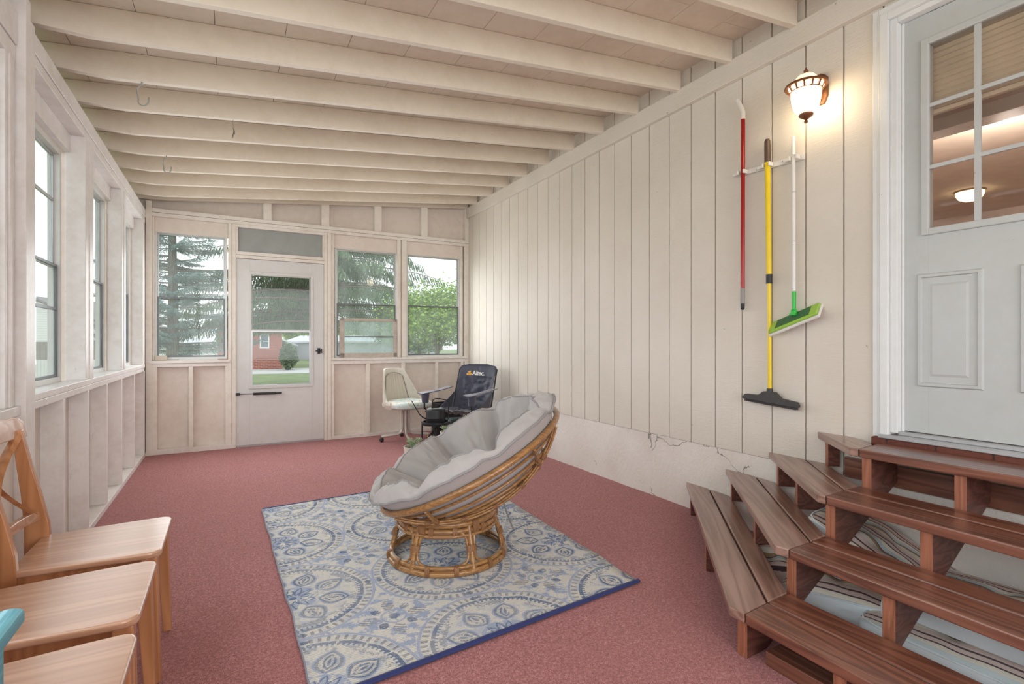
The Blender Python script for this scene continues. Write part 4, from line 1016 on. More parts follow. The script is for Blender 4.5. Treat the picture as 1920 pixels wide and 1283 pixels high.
# ================================================================== SWIVEL CHAIR
def swivel():
    x, y = at(760, 6.02)
    fx, fy = -F_[0] * .62 + S_[0] * .78, -F_[1] * .62 + S_[1] * .78
    r = thing('swivel_chair', 'cream vinyl swivel dining chair with floral seat on four castered legs, by the far wall', 'chair', (x, y, 0), math.atan2(fx, -fy))
    # local: faces -y
    m = MB()
    def fs(u, v):
        a = 2 * PI * u; c, s = math.cos(a), math.sin(a); q = (abs(c) ** 3.2 + abs(s) ** 3.2) ** (-1 / 3.2)
        prof = [(0, .487), (.10, .486), (.18, .482), (.232, .470), (.254, .445), (.252, .410), (.225, .392), (0, .392)]
        t = v * (len(prof) - 1); i = min(int(t), len(prof) - 2); f = t - i
        rr = prof[i][0] * (1 - f) + prof[i+1][0] * f; z = prof[i][1] * (1 - f) + prof[i+1][1] * f
        return (c * q * rr, s * q * rr - .035, z + .012 * (-s) * (rr / .24) * 0)
    m.grid(fs, 48, 21, wrap=True); m.build('seat_cushion', M_floral, r, smooth=60)
    def top_h(a):      # a = degrees from straight back
        a = abs(a)
        if a < 42: return .845 - .006 * (a / 42) ** 4
        t = min(1, (a - 42) / 48); t = t * t * (3 - 2 * t); return .839 - (.839 - .47) * t
    def shell(off):
        def fn(u, v):
            a = (u - .5) * 204; zt_ = top_h(a); z = .385 + (zt_ - .385) * v; hh = max(0, (z - .45) / .4)
            rx = .262 - .075 * hh ** 1.1 + off; ry = .235 - .05 * hh + off; rad = R_(a)
            bend = .03 * (1 - min(1, (z - .385) / .05)) if z < .435 else 0
            return (math.sin(rad) * (rx - bend), math.cos(rad) * (ry - bend) - .01 + hh * .10, z)
        return fn
    NU, NV = 56, 22; m = MB(); fo, fi = shell(.012), shell(-.010)
    vo = [fo(i / NU, j / NV) for j in range(NV + 1) for i in range(NU + 1)]; vi = [fi(i / NU, j / NV) for j in range(NV + 1) for i in range(NU + 1)]
    n = len(vo); fs_ = []; K = NU + 1
    for j in range(NV):
        for i in range(NU):
            a, b, c, d = j*K+i, j*K+i+1, (j+1)*K+i+1, (j+1)*K+i; fs_ += [(a, b, c, d), (n+d, n+c, n+b, n+a)]
    for i in range(NU): fs_ += [(n+i, n+i+1, i+1, i), (NV*K+i, NV*K+i+1, n+NV*K+i+1, n+NV*K+i)]
    for j in range(NV): fs_ += [(j*K, (j+1)*K, n+(j+1)*K, n+j*K), (n+j*K+NU, n+(j+1)*K+NU, (j+1)*K+NU, j*K+NU)]
    m.add(vo + vi, fs_); m.build('back_shell', M_creamsh, r, smooth=50, bevel=.006)
    m = MB(); f2 = shell(-.016)
    def pan(u, v):
        a = (u - .5) * 2; z0, z1 = .47, .79 - .04 * abs(a) ** 3; v2 = v
        ang = a * 46 * (1 - .12 * v); zt_ = top_h(ang); z = z0 + (z1 - z0) * v
        hh = max(0, (z - .45) / .4); rib = .007 * abs(math.sin(u * PI * 9)); ed = .010 * (1 - (1 - min(1, (1 - abs(a)) * 8)) ** 2)
        rx = .262 - .075 * hh ** 1.1 - .012 - rib - ed * .6; ry = .235 - .05 * hh - .012 - rib - ed * .6; rad = R_(ang)
        return (math.sin(rad) * rx, math.cos(rad) * ry - .01 + hh * .10, z)
    m.grid(pan, 72, 16); m.build('channelled_back_pad', M_creamv, r, smooth=60)
    P = [pan(0, i / 12) for i in range(13)] + [pan(i / 20, 1) for i in range(1, 20)] + [pan(1, 1 - i / 12) for i in range(13)]
    MB().tube([(p[0] * .985, p[1] - .004, p[2]) for p in P], .004, 6).build('pad_welt', plain('brown_welt', srgb(150, 142, 130), .5), r, smooth=60)
    MB().box(-.11, .11, -.13, .09, .378, .400).build('seat_plate', M_steel, r, bevel=.004)
    for k in range(4):
        a = R_(45 + 90 * k) + .25; c, s = math.cos(a), math.sin(a)
        leg = MB().tube([(.036 * c, .036 * s, .385), (.034 * c, .034 * s, .20), (.036 * c, .036 * s, .13), (.055 * c, .055 * s, .095), (.095 * c, .095 * s, .078), (.275 * c, .275 * s, .062)], .0155, 10).build('leg', M_steel, r, smooth=60)
        cs = MB(); cs.ball((.272 * c, .272 * s, .026), .026, (1, 1, 1), 14); cs.tube([(.272 * c, .272 * s, .03), (.272 * c, .272 * s, .062)], .008, 8)
        cs.build('caster', M_blackp, leg, smooth=60)
        MB().lathe([(0, .012), (.018, .010), (.027, -.002), (.027, -.006)], 14, (.272 * c + .018 * s, .272 * s - .018 * c, .028), Matrix.Rotation(a - PI / 2, 3, 'Z') @ Matrix.Rotation(PI / 2, 3, 'Y')).build('caster_hood', M_brass, leg, smooth=60)
swivel()

# ================================================================== CAMP CHAIR
def text_mesh(name, body, size, mat, parent, loc, rot, extrude=.0006, shear=0, offset=0):
    cu = bpy.data.curves.new(name, 'FONT'); cu.body = body; cu.size = size; cu.extrude = extrude; cu.align_x = 'LEFT'; cu.shear = shear; cu.offset = offset; cu.space_character = .92
    o = bpy.data.objects.new(name + '_src', cu); COL.objects.link(o); bpy.context.view_layer.update()
    me = bpy.data.meshes.new_from_object(o.evaluated_get(bpy.context.evaluated_depsgraph_get())); bpy.data.objects.remove(o)
    me.name = name; me.materials.clear(); me.materials.append(mat); n = bpy.data.objects.new(name, me); COL.objects.link(n); n.parent = parent; n.location = loc; n.rotation_euler = rot
    return n
def camp():
    x, y = at(866, 5.66)
    fx, fy = -F_[0] * .88 - S_[0] * .47, -F_[1] * .88 - S_[1] * .47
    r = thing('camp_chair', 'navy folding camp chair with lettering on its back, in the far right corner', 'chair', (x, y, 0), math.atan2(fx, -fy))
    def sag(x, y, k): return (.5 - abs(noise.noise(Vector((x * 2.2 + y * 1.5, y * 2.6 - x, k))))) * .030 + noise.noise(Vector((x * 7, y * 7, k + 3))) * .010
    hw = .248
    # back: local y grows rearwards
    def back(u, v):
        a = (u - .5) * 2; z = .372 + .513 * v; nar = 1 - .03 * math.sin(v * PI); yb = .17 + .17 * v
        belly = .055 * (1 - a * a) * (1 - v) ** .7 + .02 * (1 - a * a)
        top = (.012 * (1 - a * a) - .045 * abs(a) ** 9) * v ** 6
        wr = sag(a, v * 2, 1) * (1 - abs(a) ** 6) * (1.5 if v < .75 else .35)
        return (a * hw * nar, yb + belly + wr, z + top)
    MB().grid(back, 40, 40).build('back_cloth', M_navy, r, smooth=70, solid=.004)
    def seat(u, v):
        a = (u - .5) * 2; yy = -.27 + .46 * v; z = .435 - .03 * v - .05 * (1 - a * a) * math.sin(min(1, v * 1.3) * PI / 1.35) - .012 * (1 - abs(a)) * (1 - v)
        return (a * (hw + .01), yy, z + sag(a * 1.3, v * 3, 5) * (1 - abs(a) ** 6) + noise.noise(Vector((a * 6, 0, 8))) * .01 * (1 - v))
    MB().grid(seat, 40, 34).build('seat_cloth', M_navy, r, smooth=70, solid=.004)
    for s in (-1, 1):
        def arm(u, v):
            w = .030 + .028 * (1 - v) ** 2 * (1 if v < .4 else 1); a = (u - .5) * 2
            yy = -.34 + .56 * v; return (s * .300 + a * (w if v < .35 else .034), yy, .600 + .012 * a * a - .008 * math.sin(v * PI) + .03 * v)
        o = MB().grid(arm, 8, 16).build('arm_rest', M_navylt, r, smooth=70, solid=.008)
        if s == -1 or s == 1:
            cpo = MB().lathe([(.036, -.10), (.046, -.0), (.052, .0), (.050, .008), (.040, .004), (.034, -.095)], 20, (s * .300, -.265, .598)).build('cup_holder', M_navy, o, smooth=60)
        MB().grid(lambda u, v, s=s: (s * (hw + .004) , .185 - .30 * (1 - u) * (1 - v) + .05 * v * u + sag(u, v, 9) * .3, .405 + v * (.19 - .03 * (1 - u))), 8, 8).build('side_gusset', M_navy, r, smooth=70, solid=.003)
        # side linkage: front leg, rear leg, arm post
        MB().tube([(s * .315, -.30, .02), (s * .315, .26, .43)], .0095, 8).build('leg', M_black, r, smooth=60)
        MB().tube([(s * .30, .30, .02), (s * .30, -.27, .44)], .0095, 8).build('leg', M_black, r, smooth=60)
        MB().tube([(s * .305, -.27, .43), (s * .300, -.285, .598)], .0095, 8).build('arm_post', M_black, r, smooth=60)
        MB().tube([(s * .30, .28, .03), (s * hw * 1.03, .19, .40), (s * hw * 1.02, .338, .845)], .0095, 8).build('back_post', M_black, r, smooth=60)
        for q in ((s * .315, -.30, .012), (s * .30, .30, .012)): MB().lathe([(.022, -.012), (.022, .004), (.014, .02)], 12, q).build('foot', M_blackp, r, smooth=50)
    for yy in (-.285, .28):
        for s in (-1, 1): MB().tube([(s * .31, yy, .03), (-s * .29, yy + .012 * s, .41)], .0085, 8).build('cross_tube', M_black, r, smooth=60)
    MB().tube([(-hw, .338, .845), (-hw * .93, .342, .876), (-hw * .5, .352, .897), (hw * .5, .352, .897), (hw * .93, .342, .876), (hw, .338, .845)], .007, 8).build('top_hem', M_navy, r, smooth=60)
    b = back(.5, .80); lean = math.atan2(.17, .485)
    lg = text_mesh('lettering', 'Altec.', .078, M_logo_w, r, (-.075, b[1] - .015 - .004, b[2] - .012), (PI / 2 - lean, 0, 0), offset=.0018)
    m = MB(); m.box(-.035, 0, -.002, .002, 0, .026).box(-.055, -.015, -.002, .002, .030, .052).box(-.068, -.040, -.002, .002, .0, .02)
    lo = m.build('emblem', M_logo_y, r); lo.location = (-.085, b[1] - .018, b[2] - .012); lo.rotation_euler = (-lean, 0, 0)
camp()
x, y = at(866, 6.0)
r = thing('storage_tote', 'dark green plastic tote on the floor under and behind the camp chair', 'box', (x - .02, y - .17, 0), R_(-10))
MB().prism([(-.19, -.14, 0), (.19, -.14, 0), (.19, .14, 0), (-.19, .14, 0)], (0, 0, .26)).build('tote_body', M_bin, r, bevel=.012)
MB().box(-.21, .21, -.16, .16, .262, .285).build('tote_lid', M_bin, r, bevel=.008)
x, y = at(838, 6.28)
r = thing('black_crate', 'open black plastic crate against the far wall, left of the camp chair', 'crate', (x, y, 0), R_(0))
m = MB()
for b in ((-.16, .16, -.12, -.108, .30, .42), (-.16, .16, .10, .112, .30, .42), (-.16, -.148, -.108, .10, .30, .42), (.148, .16, -.108, .10, .30, .42), (-.16, .16, -.12, .112, .0, .30)): m.box(*b)
m.build('crate_body', M_blackp, r, bevel=.004)
MB().tube([(.0 + .05 * math.cos(t), -.13, .42 + .06 * math.sin(t)) for t in [PI * i / 10 for i in range(11)]], .005, 6).build('handle', M_blackp, r, smooth=60)

# ================================================================== PLANT STANDS, WATERING CAN, SUCCULENTS
def stand(label, loc, rad, h, rz=0):
    r = thing('plant_stand', label, 'plant stand', loc, rz)
    MB().lathe([(rad, h - .030), (rad + .003, h - .015), (rad, h), (rad - .006, h), (rad - .006, h - .030)], 40).build('top_ring', M_black, r, smooth=40)
    m = MB()
    for a in (0, PI / 2): m.beam((-(rad - .004) * math.cos(a), -(rad - .004) * math.sin(a), h - .028), ((rad - .004) * math.cos(a), (rad - .004) * math.sin(a), h - .028), .014, .008)
    m.build('cross_bar', M_black, r)
    for k in range(4):
        a = PI / 4 + k * PI / 2; c, s = math.cos(a), math.sin(a)
        MB().box(-.007, .007, -.007, .007, 0, h, M=Matrix.Translation((rad * c, rad * s, 0)) @ Matrix.Rotation(a, 4, 'Z')).build('leg', M_black, r, bevel=.0015)
    return r
def succulent(label, loc, pr, ph_, seed):
    r = thing('potted_succulent', label, 'potted plant', loc)
    MB().lathe([(0, 0), (pr * .80, 0), (pr * .84, .006), (pr, ph_ * .95), (pr, ph_), (pr * .92, ph_), (pr * .90, ph_ * .8), (0, ph_ * .8)], 36).build('pot', M_pot, r, smooth=40)
    MB().lathe([(0, ph_ * .86), (pr * .9, ph_ * .84)], 24).build('soil', M_soil, r)
    rnd = random.Random(seed); m = MB()
    for ros in range(9):
        a = rnd.random() * 2 * PI; q = pr * .72 * math.sqrt(rnd.random()); bx, by = q * math.cos(a), q * math.sin(a); hh = ph_ + .012 + rnd.random() * .035
        m.tube([(bx * .6, by * .6, ph_ * .84), (bx, by, hh)], .004, 5)
        for k in range(15):
            b = k * 2.4; el = R_(75 - k * 4.6); ln = .014 + k * .0013; w_ = .0055
            d = Vector((math.cos(b) * math.cos(el), math.sin(b) * math.cos(el), math.sin(el))); sd = Vector((-math.sin(b), math.cos(b), 0)); up = d.cross(sd)
            o = Vector((bx, by, hh)); mid = o + d * ln * .6; tip = o + d * ln * 1.5 + Vector((0, 0, .004))
            m.add([o, mid + sd * w_, mid - up * .003, mid - sd * w_, mid + up * .003, tip], [(0, 2, 1), (0, 3, 2), (0, 4, 3), (0, 1, 4), (5, 1, 2), (5, 2, 3), (5, 3, 4), (5, 4, 1)])
    m.build('succulent_leaves', M_succ, r, smooth=50)
    return r
x, y = at(817, 5.0)
stand('tall round black metal plant stand carrying the watering can', (x, y, 0), .132, .385, .3)
def can(loc, rz):
    r = thing('watering_can', 'matte black watering can with long thin spout, standing on the round plant stand', 'watering can', loc, rz)
    MB().lathe([(0, 0), (.088, 0), (.094, .006), (.094, .045), (.0965, .052), (.094, .059), (.094, .115), (.088, .134), (.075, .143), (.045, .147), (.042, .140), (0, .138)], 40).build('body', M_black, r, smooth=35)
    MB().tube([(-.085, 0, .035), (-.125, 0, .052), (-.160, 0, .085), (-.195, 0, .145), (-.235, 0, .215)], [.008, .0065, .0055, .005, .0045], 10).build('spout', M_black, r, smooth=60)
    MB().tube([(-.035, 0, .143), (-.035, 0, .195), (-.028, 0, .222), (-.008, 0, .236), (.03, 0, .238), (.10, 0, .224), (.122, 0, .205), (.126, 0, .17), (.124, 0, .045), (.112, 0, .028), (.092, 0, .026)], .0055, 10).build('handle', M_black, r, smooth=60)
rzr = math.atan2(S_[1], S_[0])
can((x, y, .358 + .012), rzr)
x, y = at(775, 4.42)
stand('low round black plant stand beside the papasan, under the nearer succulent', (x, y, 0), .105, .165, -.05)
succulent('succulent in a cream pot on the low stand, nearer of the two', (x, y, .142), .083, .118, 5)
x, y = at(842, 4.72)
stand('black plant stand mostly hidden behind the papasan cushion, under the farther succulent', (x, y, 0), .105, .24, .4)
succulent('succulent in a cream pot peeking over the papasan cushion, farther of the two', (x, y, .217), .083, .118, 9)

# ================================================================== WALL TOOLS
rack = thing('tool_rack', 'white plastic clip rack screwed to the siding, holding three long-handled tools', 'rack', (XR - .001, 1.945, 2.215))
P0, P1 = (-.012, .22, .012), (-.012, -.225, -.010)
MB().beam(P0, P1, .016, .030).build('rack_bar', M_whitep, rack, bevel=.003)
for yy, zz in ((.155, .006), (-.017, 0), (-.182, -.009)):
    m = MB()
    for s in (-1, 1): m.box(-.060, -.018, yy + s * .022 - .005, yy + s * .022 + .005, zz - .012, zz + .012)
    m.box(-.024, -.016, yy - .027, yy + .027, zz - .014, zz + .014); cl = m.build('clip', M_whitep, rack, bevel=.002)
    m = MB(); m.box(-.046, -.020, yy + .035, yy + .065, zz - .010, zz + .008).build('clip_roller', M_whitep, rack, bevel=.004)
for yy in (-.10, .07, .20): MB().ball((-.021, yy, 0), .004, (.5, 1, 1), 8).build('screw', M_alu, rack, smooth=60)
xt = XR - .042
r = thing('extension_pole', 'glossy red pole with white bent end, leftmost tool on the rack', 'pole', (xt, 2.095, 1.36))
MB().tube([(0, 0, .13), (0, -.003, 1.20)], .0125, 14).build('pole_tube', M_red, r, smooth=60)
MB().tube([(0, 0, .04), (0, 0, .135)], .0133, 14).build('grey_sleeve', plain('grey_sleeve', srgb(150, 146, 142), .5), r, smooth=60)
MB().lathe([(.0, 0), (.008, .001), (.012, .010), (.0125, .045), (0, .045)], 14).build('end_cap', M_blackp, r, smooth=60)
MB().tube([(0, -.003, 1.19), (0, -.004, 1.235), (0, .004, 1.255), (0, .036, 1.325)], [.0138, .0138, .013, .0125], 14).build('bent_hook_end', M_whitep, r, smooth=60)
r = thing('squeegee_broom', 'yellow-handled rubber broom with wide dark head, middle tool on the wall rack', 'broom', (xt, 1.912, .82))
MB().tube([(0, 0, .04), (0, .004, .70)], .0115, 14).build('lower_handle', M_yellow, r, smooth=60)
MB().tube([(0, .004, .69), (0, .014, 1.42)], .0155, 14).build('upper_handle', M_yellow, r, smooth=60)
MB().tube([(0, .004, .688), (0, .0043, .742)], .0175, 14).build('collar', M_blackp, r, smooth=60)
prof = [(0, .014, 1.412)]; m = MB(); pts = []; rad = []
for i in range(27):
    t = i / 26; pts.append((0, .014 + .002 * t, 1.410 + .138 * t)); rad.append((.0165 + (.0014 if i % 2 and i < 20 else 0)) * (1 if t < .93 else .75))
m.tube(pts, rad, 14); m.build('ribbed_grip', plain('brown_grip', srgb(86, 66, 52), .5), r, smooth=60)
m = MB(); hp = [(-.018, .178, -.004), (-.018, .160, .020), (-.018, .07, .020), (-.018, .035, .045), (-.018, -.035, .045), (-.018, -.07, .012), (-.018, -.168, -.002), (-.018, -.178, -.022), (-.018, -.172, -.034), (-.018, .168, -.010)]
m.prism(hp, (.036, 0, 0)); m.build('broom_head', M_rubber, r, bevel=.004)
MB().tube([(0, 0, .015), (0, 0, .066)], [.021, .016], 14).build('socket', M_rubber, r, smooth=60)
m = MB()
for i in range(46):
    yy = .160 - i * .0072; zb = -.012 - .022 * (i / 46); m.beam((-.008, yy, zb), (-.010, yy + .001, zb - .012), .006, .003); m.beam((.008, yy, zb), (.010, yy + .001, zb - .012), .006, .003)
m.build('rubber_bristles', M_rubber, r)
r = thing('flat_mop', 'white-handled flat mop with green joint and lime head, rightmost on the rack', 'mop', (xt, 1.764, 1.29))
MB().tube([(0, 0, .16), (0, .003, 1.04)], .0095, 12).build('handle', M_whitep, r, smooth=60)
m = MB()
for zz in (.17, .44, .72, .93): m.tube([(0, .001, zz), (0, .001, zz + .004)], .0102, 12)
m.build('tube_joint', M_alu, r, smooth=60)
MB().tube([(0, 0, .045), (0, 0, .155)], [.0105, .0115], 12).build('green_socket', M_green, r, smooth=60)
m = MB(); m.ball((0, 0, .040), .020, (.8, .9, 1.1), 14); m.beam((0, -.018, .028), (0, .018, .028), .03, .012); m.build('swivel_joint', M_green, r, smooth=60)
Rm = Matrix.Rotation(R_(-20), 4, 'X') @ Matrix.Rotation(R_(-42), 4, 'Y')
m = MB(); m.box(-.050, .050, -.150, .150, -.004, .012, M=Rm); m.build('mop_plate', M_limeg, r, bevel=.006)
m = MB(); m.box(-.038, .038, -.105, .105, .012, .0145, M=Rm); m.build('plate_pattern', plain('dark_green_grip', srgb(60, 110, 70), .6), r, bevel=.001)
m = MB(); m.box(-.058, .056, -.155, .155, -.020, -.004, M=Rm); m.build('cloth_pad', M_whitep, r, bevel=.005)

# ================================================================== WALL LAMP
def lamp():
    cx, cy, cz = 2.705, 1.632, 0
    r = thing('wall_lantern', 'lit bronze wall lantern with frosted glass bowl, on the siding beside the door', 'wall lamp', (cx, cy, 2.33))
    Z0 = 2.33; z = lambda v: v - Z0
    em = NT('lit_frosted_glass'); e = em.node('ShaderNodeEmission'); p = em.node('ShaderNodeBsdfPrincipled')
    p.inputs['Base Color'].default_value = srgb(250, 236, 205); p.inputs['Roughness'].default_value = .35
    p.inputs['Emission Color'].default_value = (1, .80, .50, 1); p.inputs['Emission Strength'].default_value = 11
    em.t.links.new(p.outputs[0], em.out.inputs['Surface']); em.t.nodes.remove(e)
    em2 = NT('lit_dome_glass'); p2 = em2.node('ShaderNodeBsdfPrincipled'); p2.inputs['Base Color'].default_value = srgb(250, 236, 205); p2.inputs['Emission Color'].default_value = (1, .76, .44, 1); p2.inputs['Emission Strength'].default_value = .9
    em2.t.links.new(p2.outputs[0], em2.out.inputs['Surface'])
    MB().lathe([(.022, z(2.380)), (.045, z(2.390)), (.060, z(2.415)), (.068, z(2.45)), (.072, z(2.485)), (.072, z(2.500))], 32).build('glass_bowl', em.mat, r, smooth=80)
    MB().lathe([(.080, z(2.531)), (.062, z(2.545)), (.058, z(2.556)), (.054, z(2.568)), (.040, z(2.584)), (.02, z(2.592)), (0, z(2.594))], 32).build('glass_dome', em2.mat, r, smooth=80)
    MB().lathe([(.074, z(2.499)), (.078, z(2.499)), (.080, z(2.503)), (.074, z(2.503))], 32).build('lower_band', M_bronze, r, smooth=40)
    MB().lathe([(.084, z(2.524)), (.100, z(2.523)), (.104, z(2.528)), (.102, z(2.535)), (.088, z(2.539)), (.080, z(2.535))], 40).build('brim', M_bronze, r, smooth=40)
    m = MB()
    for k in range(14):
        a = 2 * PI * k / 14; c, s = math.cos(a), math.sin(a); m.beam((.077 * c, .077 * s, z(2.501)), (.092 * c, .092 * s, z(2.527)), .010, .006, (c, s, 0))
    for k in range(1): m.tube([(.085 * math.cos(t), .085 * math.sin(t), z(2.514)) for t in [2 * PI * i / 40 for i in range(40)]], .0014, 6, True)
    m.build('gallery_bars', M_bronze, r)
    MB().lathe([(.0755, z(2.502)), (.086, z(2.524))], 32).build('gallery_glass', em.mat, r, smooth=80)
    MB().lathe([(0, z(2.330)), (.008, z(2.333)), (.010, z(2.341)), (.006, z(2.349)), (.014, z(2.356)), (.034, z(2.370)), (.036, z(2.380)), (.030, z(2.386)), (0, z(2.386))], 24).build('bottom_cap', M_bronze, r, smooth=50)
    MB().lathe([(.018, z(2.590)), (.018, z(2.598)), (.008, z(2.603)), (.013, z(2.612)), (.006, z(2.620)), (.004, z(2.628)), (0, z(2.632))], 20).build('finial', M_bronze, r, smooth=50)
    px = XR - cx
    pl = [(px - .018, -.020, z(2.46)), (px - .018, -.038, z(2.50)), (px - .018, -.038, z(2.600)), (px - .018, -.022, z(2.618)), (px - .018, .0, z(2.632)), (px - .018, .022, z(2.618)), (px - .018, .038, z(2.600)), (px - .018, .038, z(2.50)), (px - .018, .020, z(2.46))]
    MB().prism(pl, (.018, 0, 0)).build('back_plate', M_bronze, r, bevel=.004)
    MB().tube([(px - .015, 0, z(2.592)), (px - .045, 0, z(2.600)), (px - .060, 0, z(2.585)), (.088, 0, z(2.545)), (.082, 0, z(2.532))], [.012, .016, .018, .016, .012], 10).build('curved_arm', M_bronze, r, smooth=60)
    MB().tube([(px - .012, 0, z(2.48)), (px - .040, 0, z(2.49)), (.090, 0, z(2.518))], [.009, .009, .007], 8).build('lower_scroll', M_bronze, r, smooth=60)
lamp()

# ================================================================== HOOKS AND SILL BOX
def hook(label, p, rz):
    r = thing('ceiling_hook', label, 'hook', p, rz)
    P = [(0, 0, .012), (0, 0, -.006), (-.012, 0, -.014), (-.024, 0, -.026), (-.026, 0, -.05), (-.020, 0, -.082)]
    for k in range(11):
        a = PI + .35 + (PI - .2) * k / 10; P.append((.008 + .030 * math.cos(a), 0, -.092 + .030 * math.sin(a)))
    P.append((.038, 0, -.075)); MB().tube(P, .0036, 8).build('hook_wire', M_hook, r, smooth=60)
    MB().lathe([(.007, -.002), (.007, .0)], 10).build('hook_flange', M_hook, r)
hook('white vinyl-coated hook screwed into the rafter, nearer of the two open hooks', (-.42, 3.475, 2.592), rzr)
hook('white vinyl-coated hook screwed into a farther rafter, smaller-looking of the two open hooks', (-.42, 4.755, 2.592), rzr)
r = thing('hanging_wire', 'short wire with a dried sprig hanging from a rafter between the hooks', 'wire', (.026, 3.902, 2.648))
MB().tube([(0, 0, .005), (.001, 0, -.05), (.003, 0, -.075)], .0018, 5).build('wire', M_hook, r)
m = MB(); rnd = random.Random(2)
for k in range(9): a = rnd.random() * 6; m.tube([(.003, 0, -.055 - k * .005), (.003 + .010 * math.cos(a), .010 * math.sin(a), -.078 - k * .006)], .0012, 4)
m.build('dried_sprig', plain('dried_sprig', srgb(110, 104, 84), .8), r)
r = thing('cardboard_box', 'tiny open cream box sitting on the sill of the left far window', 'box', (-.605, 6.362, .968))
m = MB()
for b in ((-.05, .05, -.022, -.019, 0, .05), (-.05, .05, .019, .022, 0, .05), (-.05, -.047, -.019, .019, 0, .05), (.047, .05, -.019, .019, 0, .05), (-.05, .05, -.022, .022, 0, .003), (-.003, .003, -.019, .019, 0, .05)): m.box(*b)
m.build('box_body', plain('cream_card', srgb(222, 210, 192), .8), r)
# small wood-framed sash leaning in the second far window
r = thing('leaning_sash', 'small wood-framed two-pane sash leaning inside the middle far window', 'window sash', (1.515, YE + .006, .970))
fr = MB(); a0, a1, h = -.348, .348, .480
tl = Matrix.Rotation(R_(-2.5), 4, 'X')
for b in ((a0, a0 + .055, 0, .022, 0, h), (a1 - .045, a1, 0, .022, 0, h), (a0, a1, 0, .022, 0, .055), (a0, a1, 0, .022, h - .035, h)): fr.box(*b, M=tl)
fr.build('sash_frame', paint('bare_sash_wood', srgb(206, 196, 188), .6, (.06, 1, 1), .3, .2), r, bevel=.002)
MB().box(a0 + .05, a1 - .04, .004, .016, .248, .262, M=tl).build('sash_bar', M_aludk, r)
gm = glass('frosted_storm_pane', .30)
MB().box(a0 + .05, a1 - .04, .009, .012, .05, .248, M=tl).build('pane', gm, r); MB().box(a0 + .05, a1 - .04, .009, .012, .262, h - .03, M=tl).build('pane', gm, r)

# ================================================================== OUTDOORS
GZ = -.25
def grass_mat():
    t = NT('lawn'); c = t.coords(); a = t.noise(c, 1.2, 6, .7); b = t.noise(c, 30, 4, .7)
    col = t.ramp(a * .5 + b * .5, [(.35, srgb(108, 122, 84)), (.55, srgb(142, 154, 114)), (.72, srgb(168, 160, 130))]); return t.principled(col, .95, 0, t.bump(b, .6, .05))
tag(MB().box(-45, 45, -20, 90, GZ - .1, GZ).build('ground', grass_mat()), kind='structure')
def dpoly(name, px, mat, z, lab=None):
    pts = []
    for u, D in px: a, b = at(u, D); pts.append((a, b, z))
    o = MB().prism(pts, (0, 0, .02)).build(name, mat); return tag(o, kind='structure')
dpoly('driveway', [(380, 21.5), (700, 24), (900, 26), (900, 29), (620, 28), (560, 27), (380, 25)], plain('concrete_drive', srgb(200, 198, 196), .9), GZ)
def leafy(name, label, cat, pos, crown, trunk, mat_leaf, mat_bark, seed, group=None):
    pass
def mk_needle(name, c1, c2, c3):
    t = NT(name); c = t.coords(); a = t.noise(c, 3, 4, .6); b = t.noise(c, 40, 2)
    col = t.ramp(a * .5 + b * .5, [(.35, c1), (.52, c2), (.68, c3)]); p = t.principled(col, .8); return p
bark = wood('tree_bark', srgb(100, 88, 78), srgb(150, 138, 126), .9, 'z', 0, 8, .6)
def conifer(name, label, pos, H, R0, zlow, seed, mat, droop, whorl_gap=.26, spray=.30, nper=7, hang=.0, top_r=.05, group=None):
    rnd = random.Random(seed); r = thing(name, label, 'tree', (pos[0], pos[1], GZ), 0, group)
    lean = []
    MB().tube([(0, 0, 0), (.03, 0, H * .3), (0, .03, H * .7), (0, 0, H)], [.17 * H / 8, .12 * H / 8, .07 * H / 8, .02], 10).build('trunk', bark, r, smooth=60)
    br = MB(); V = []; Fc = []
    def needle(o, d, L, w_):
        d = d.normalized(); sd = d.cross(Vector((rnd.uniform(-1, 1), rnd.uniform(-1, 1), rnd.uniform(-.3, 1)))).normalized()
        b = len(V); m = o + d * L * .45; V.extend([o, m + sd * w_, o + d * L, m - sd * w_]); Fc.append((b, b + 1, b + 2, b + 3))
    z = zlow
    while z < H - .1:
        t = (z - zlow) / (H - zlow); Rr = R0 * (1 - t) ** .85 + top_r
        for k in range(nper):
            a = rnd.random() * 2 * PI; L = Rr * rnd.uniform(.72, 1.12); zz = z + rnd.uniform(-.22, .22)
            P = []
            for i in range(7):
                q = i / 6; P.append(Vector((math.cos(a) * L * q, math.sin(a) * L * q, zz + L * (.10 * q - droop * q * q + .10 * q ** 4 * (1 - hang)))))
            br.tube(P, [.022 * (1 - q / 7) * (.5 + L / 3) for q in range(7)], 4)
            n = int(8 + L * 9)
            for j in range(n):
                q = .12 + .88 * j / n; i = min(5, int(q * 6)); o = P[i].lerp(P[i + 1], q * 6 - i); dirb = (P[i + 1] - P[i]).normalized()
                for s in (-1, 1):
                    sd = Vector((-math.sin(a) * s, math.cos(a) * s, 0)); tl = spray * (1.15 - .55 * q) * rnd.uniform(.7, 1.3)
                    dd = (dirb * .8 + sd * .8 + Vector((0, 0, rnd.uniform(-.15, .12) - hang * 1.6))).normalized()
                    for e in range(5):
                        oo = o + dd * tl * e / 5
                        for _ in range(2):
                            nd = (dd + Vector((rnd.uniform(-.7, .7), rnd.uniform(-.7, .7), rnd.uniform(-.6, .5) - hang))).normalized(); needle(oo, nd, spray * .34 * rnd.uniform(.7, 1.3), spray * .035)
        z += whorl_gap * (1 - .35 * t)
    br.build('branches', bark, r, smooth=60)
    me = bpy.data.meshes.new('needles'); me.from_pydata([tuple(v) for v in V], [], Fc); me.materials.append(mat); me.update()
    o = bpy.data.objects.new('needle_foliage', me); COL.objects.link(o); o.parent = r
    return r
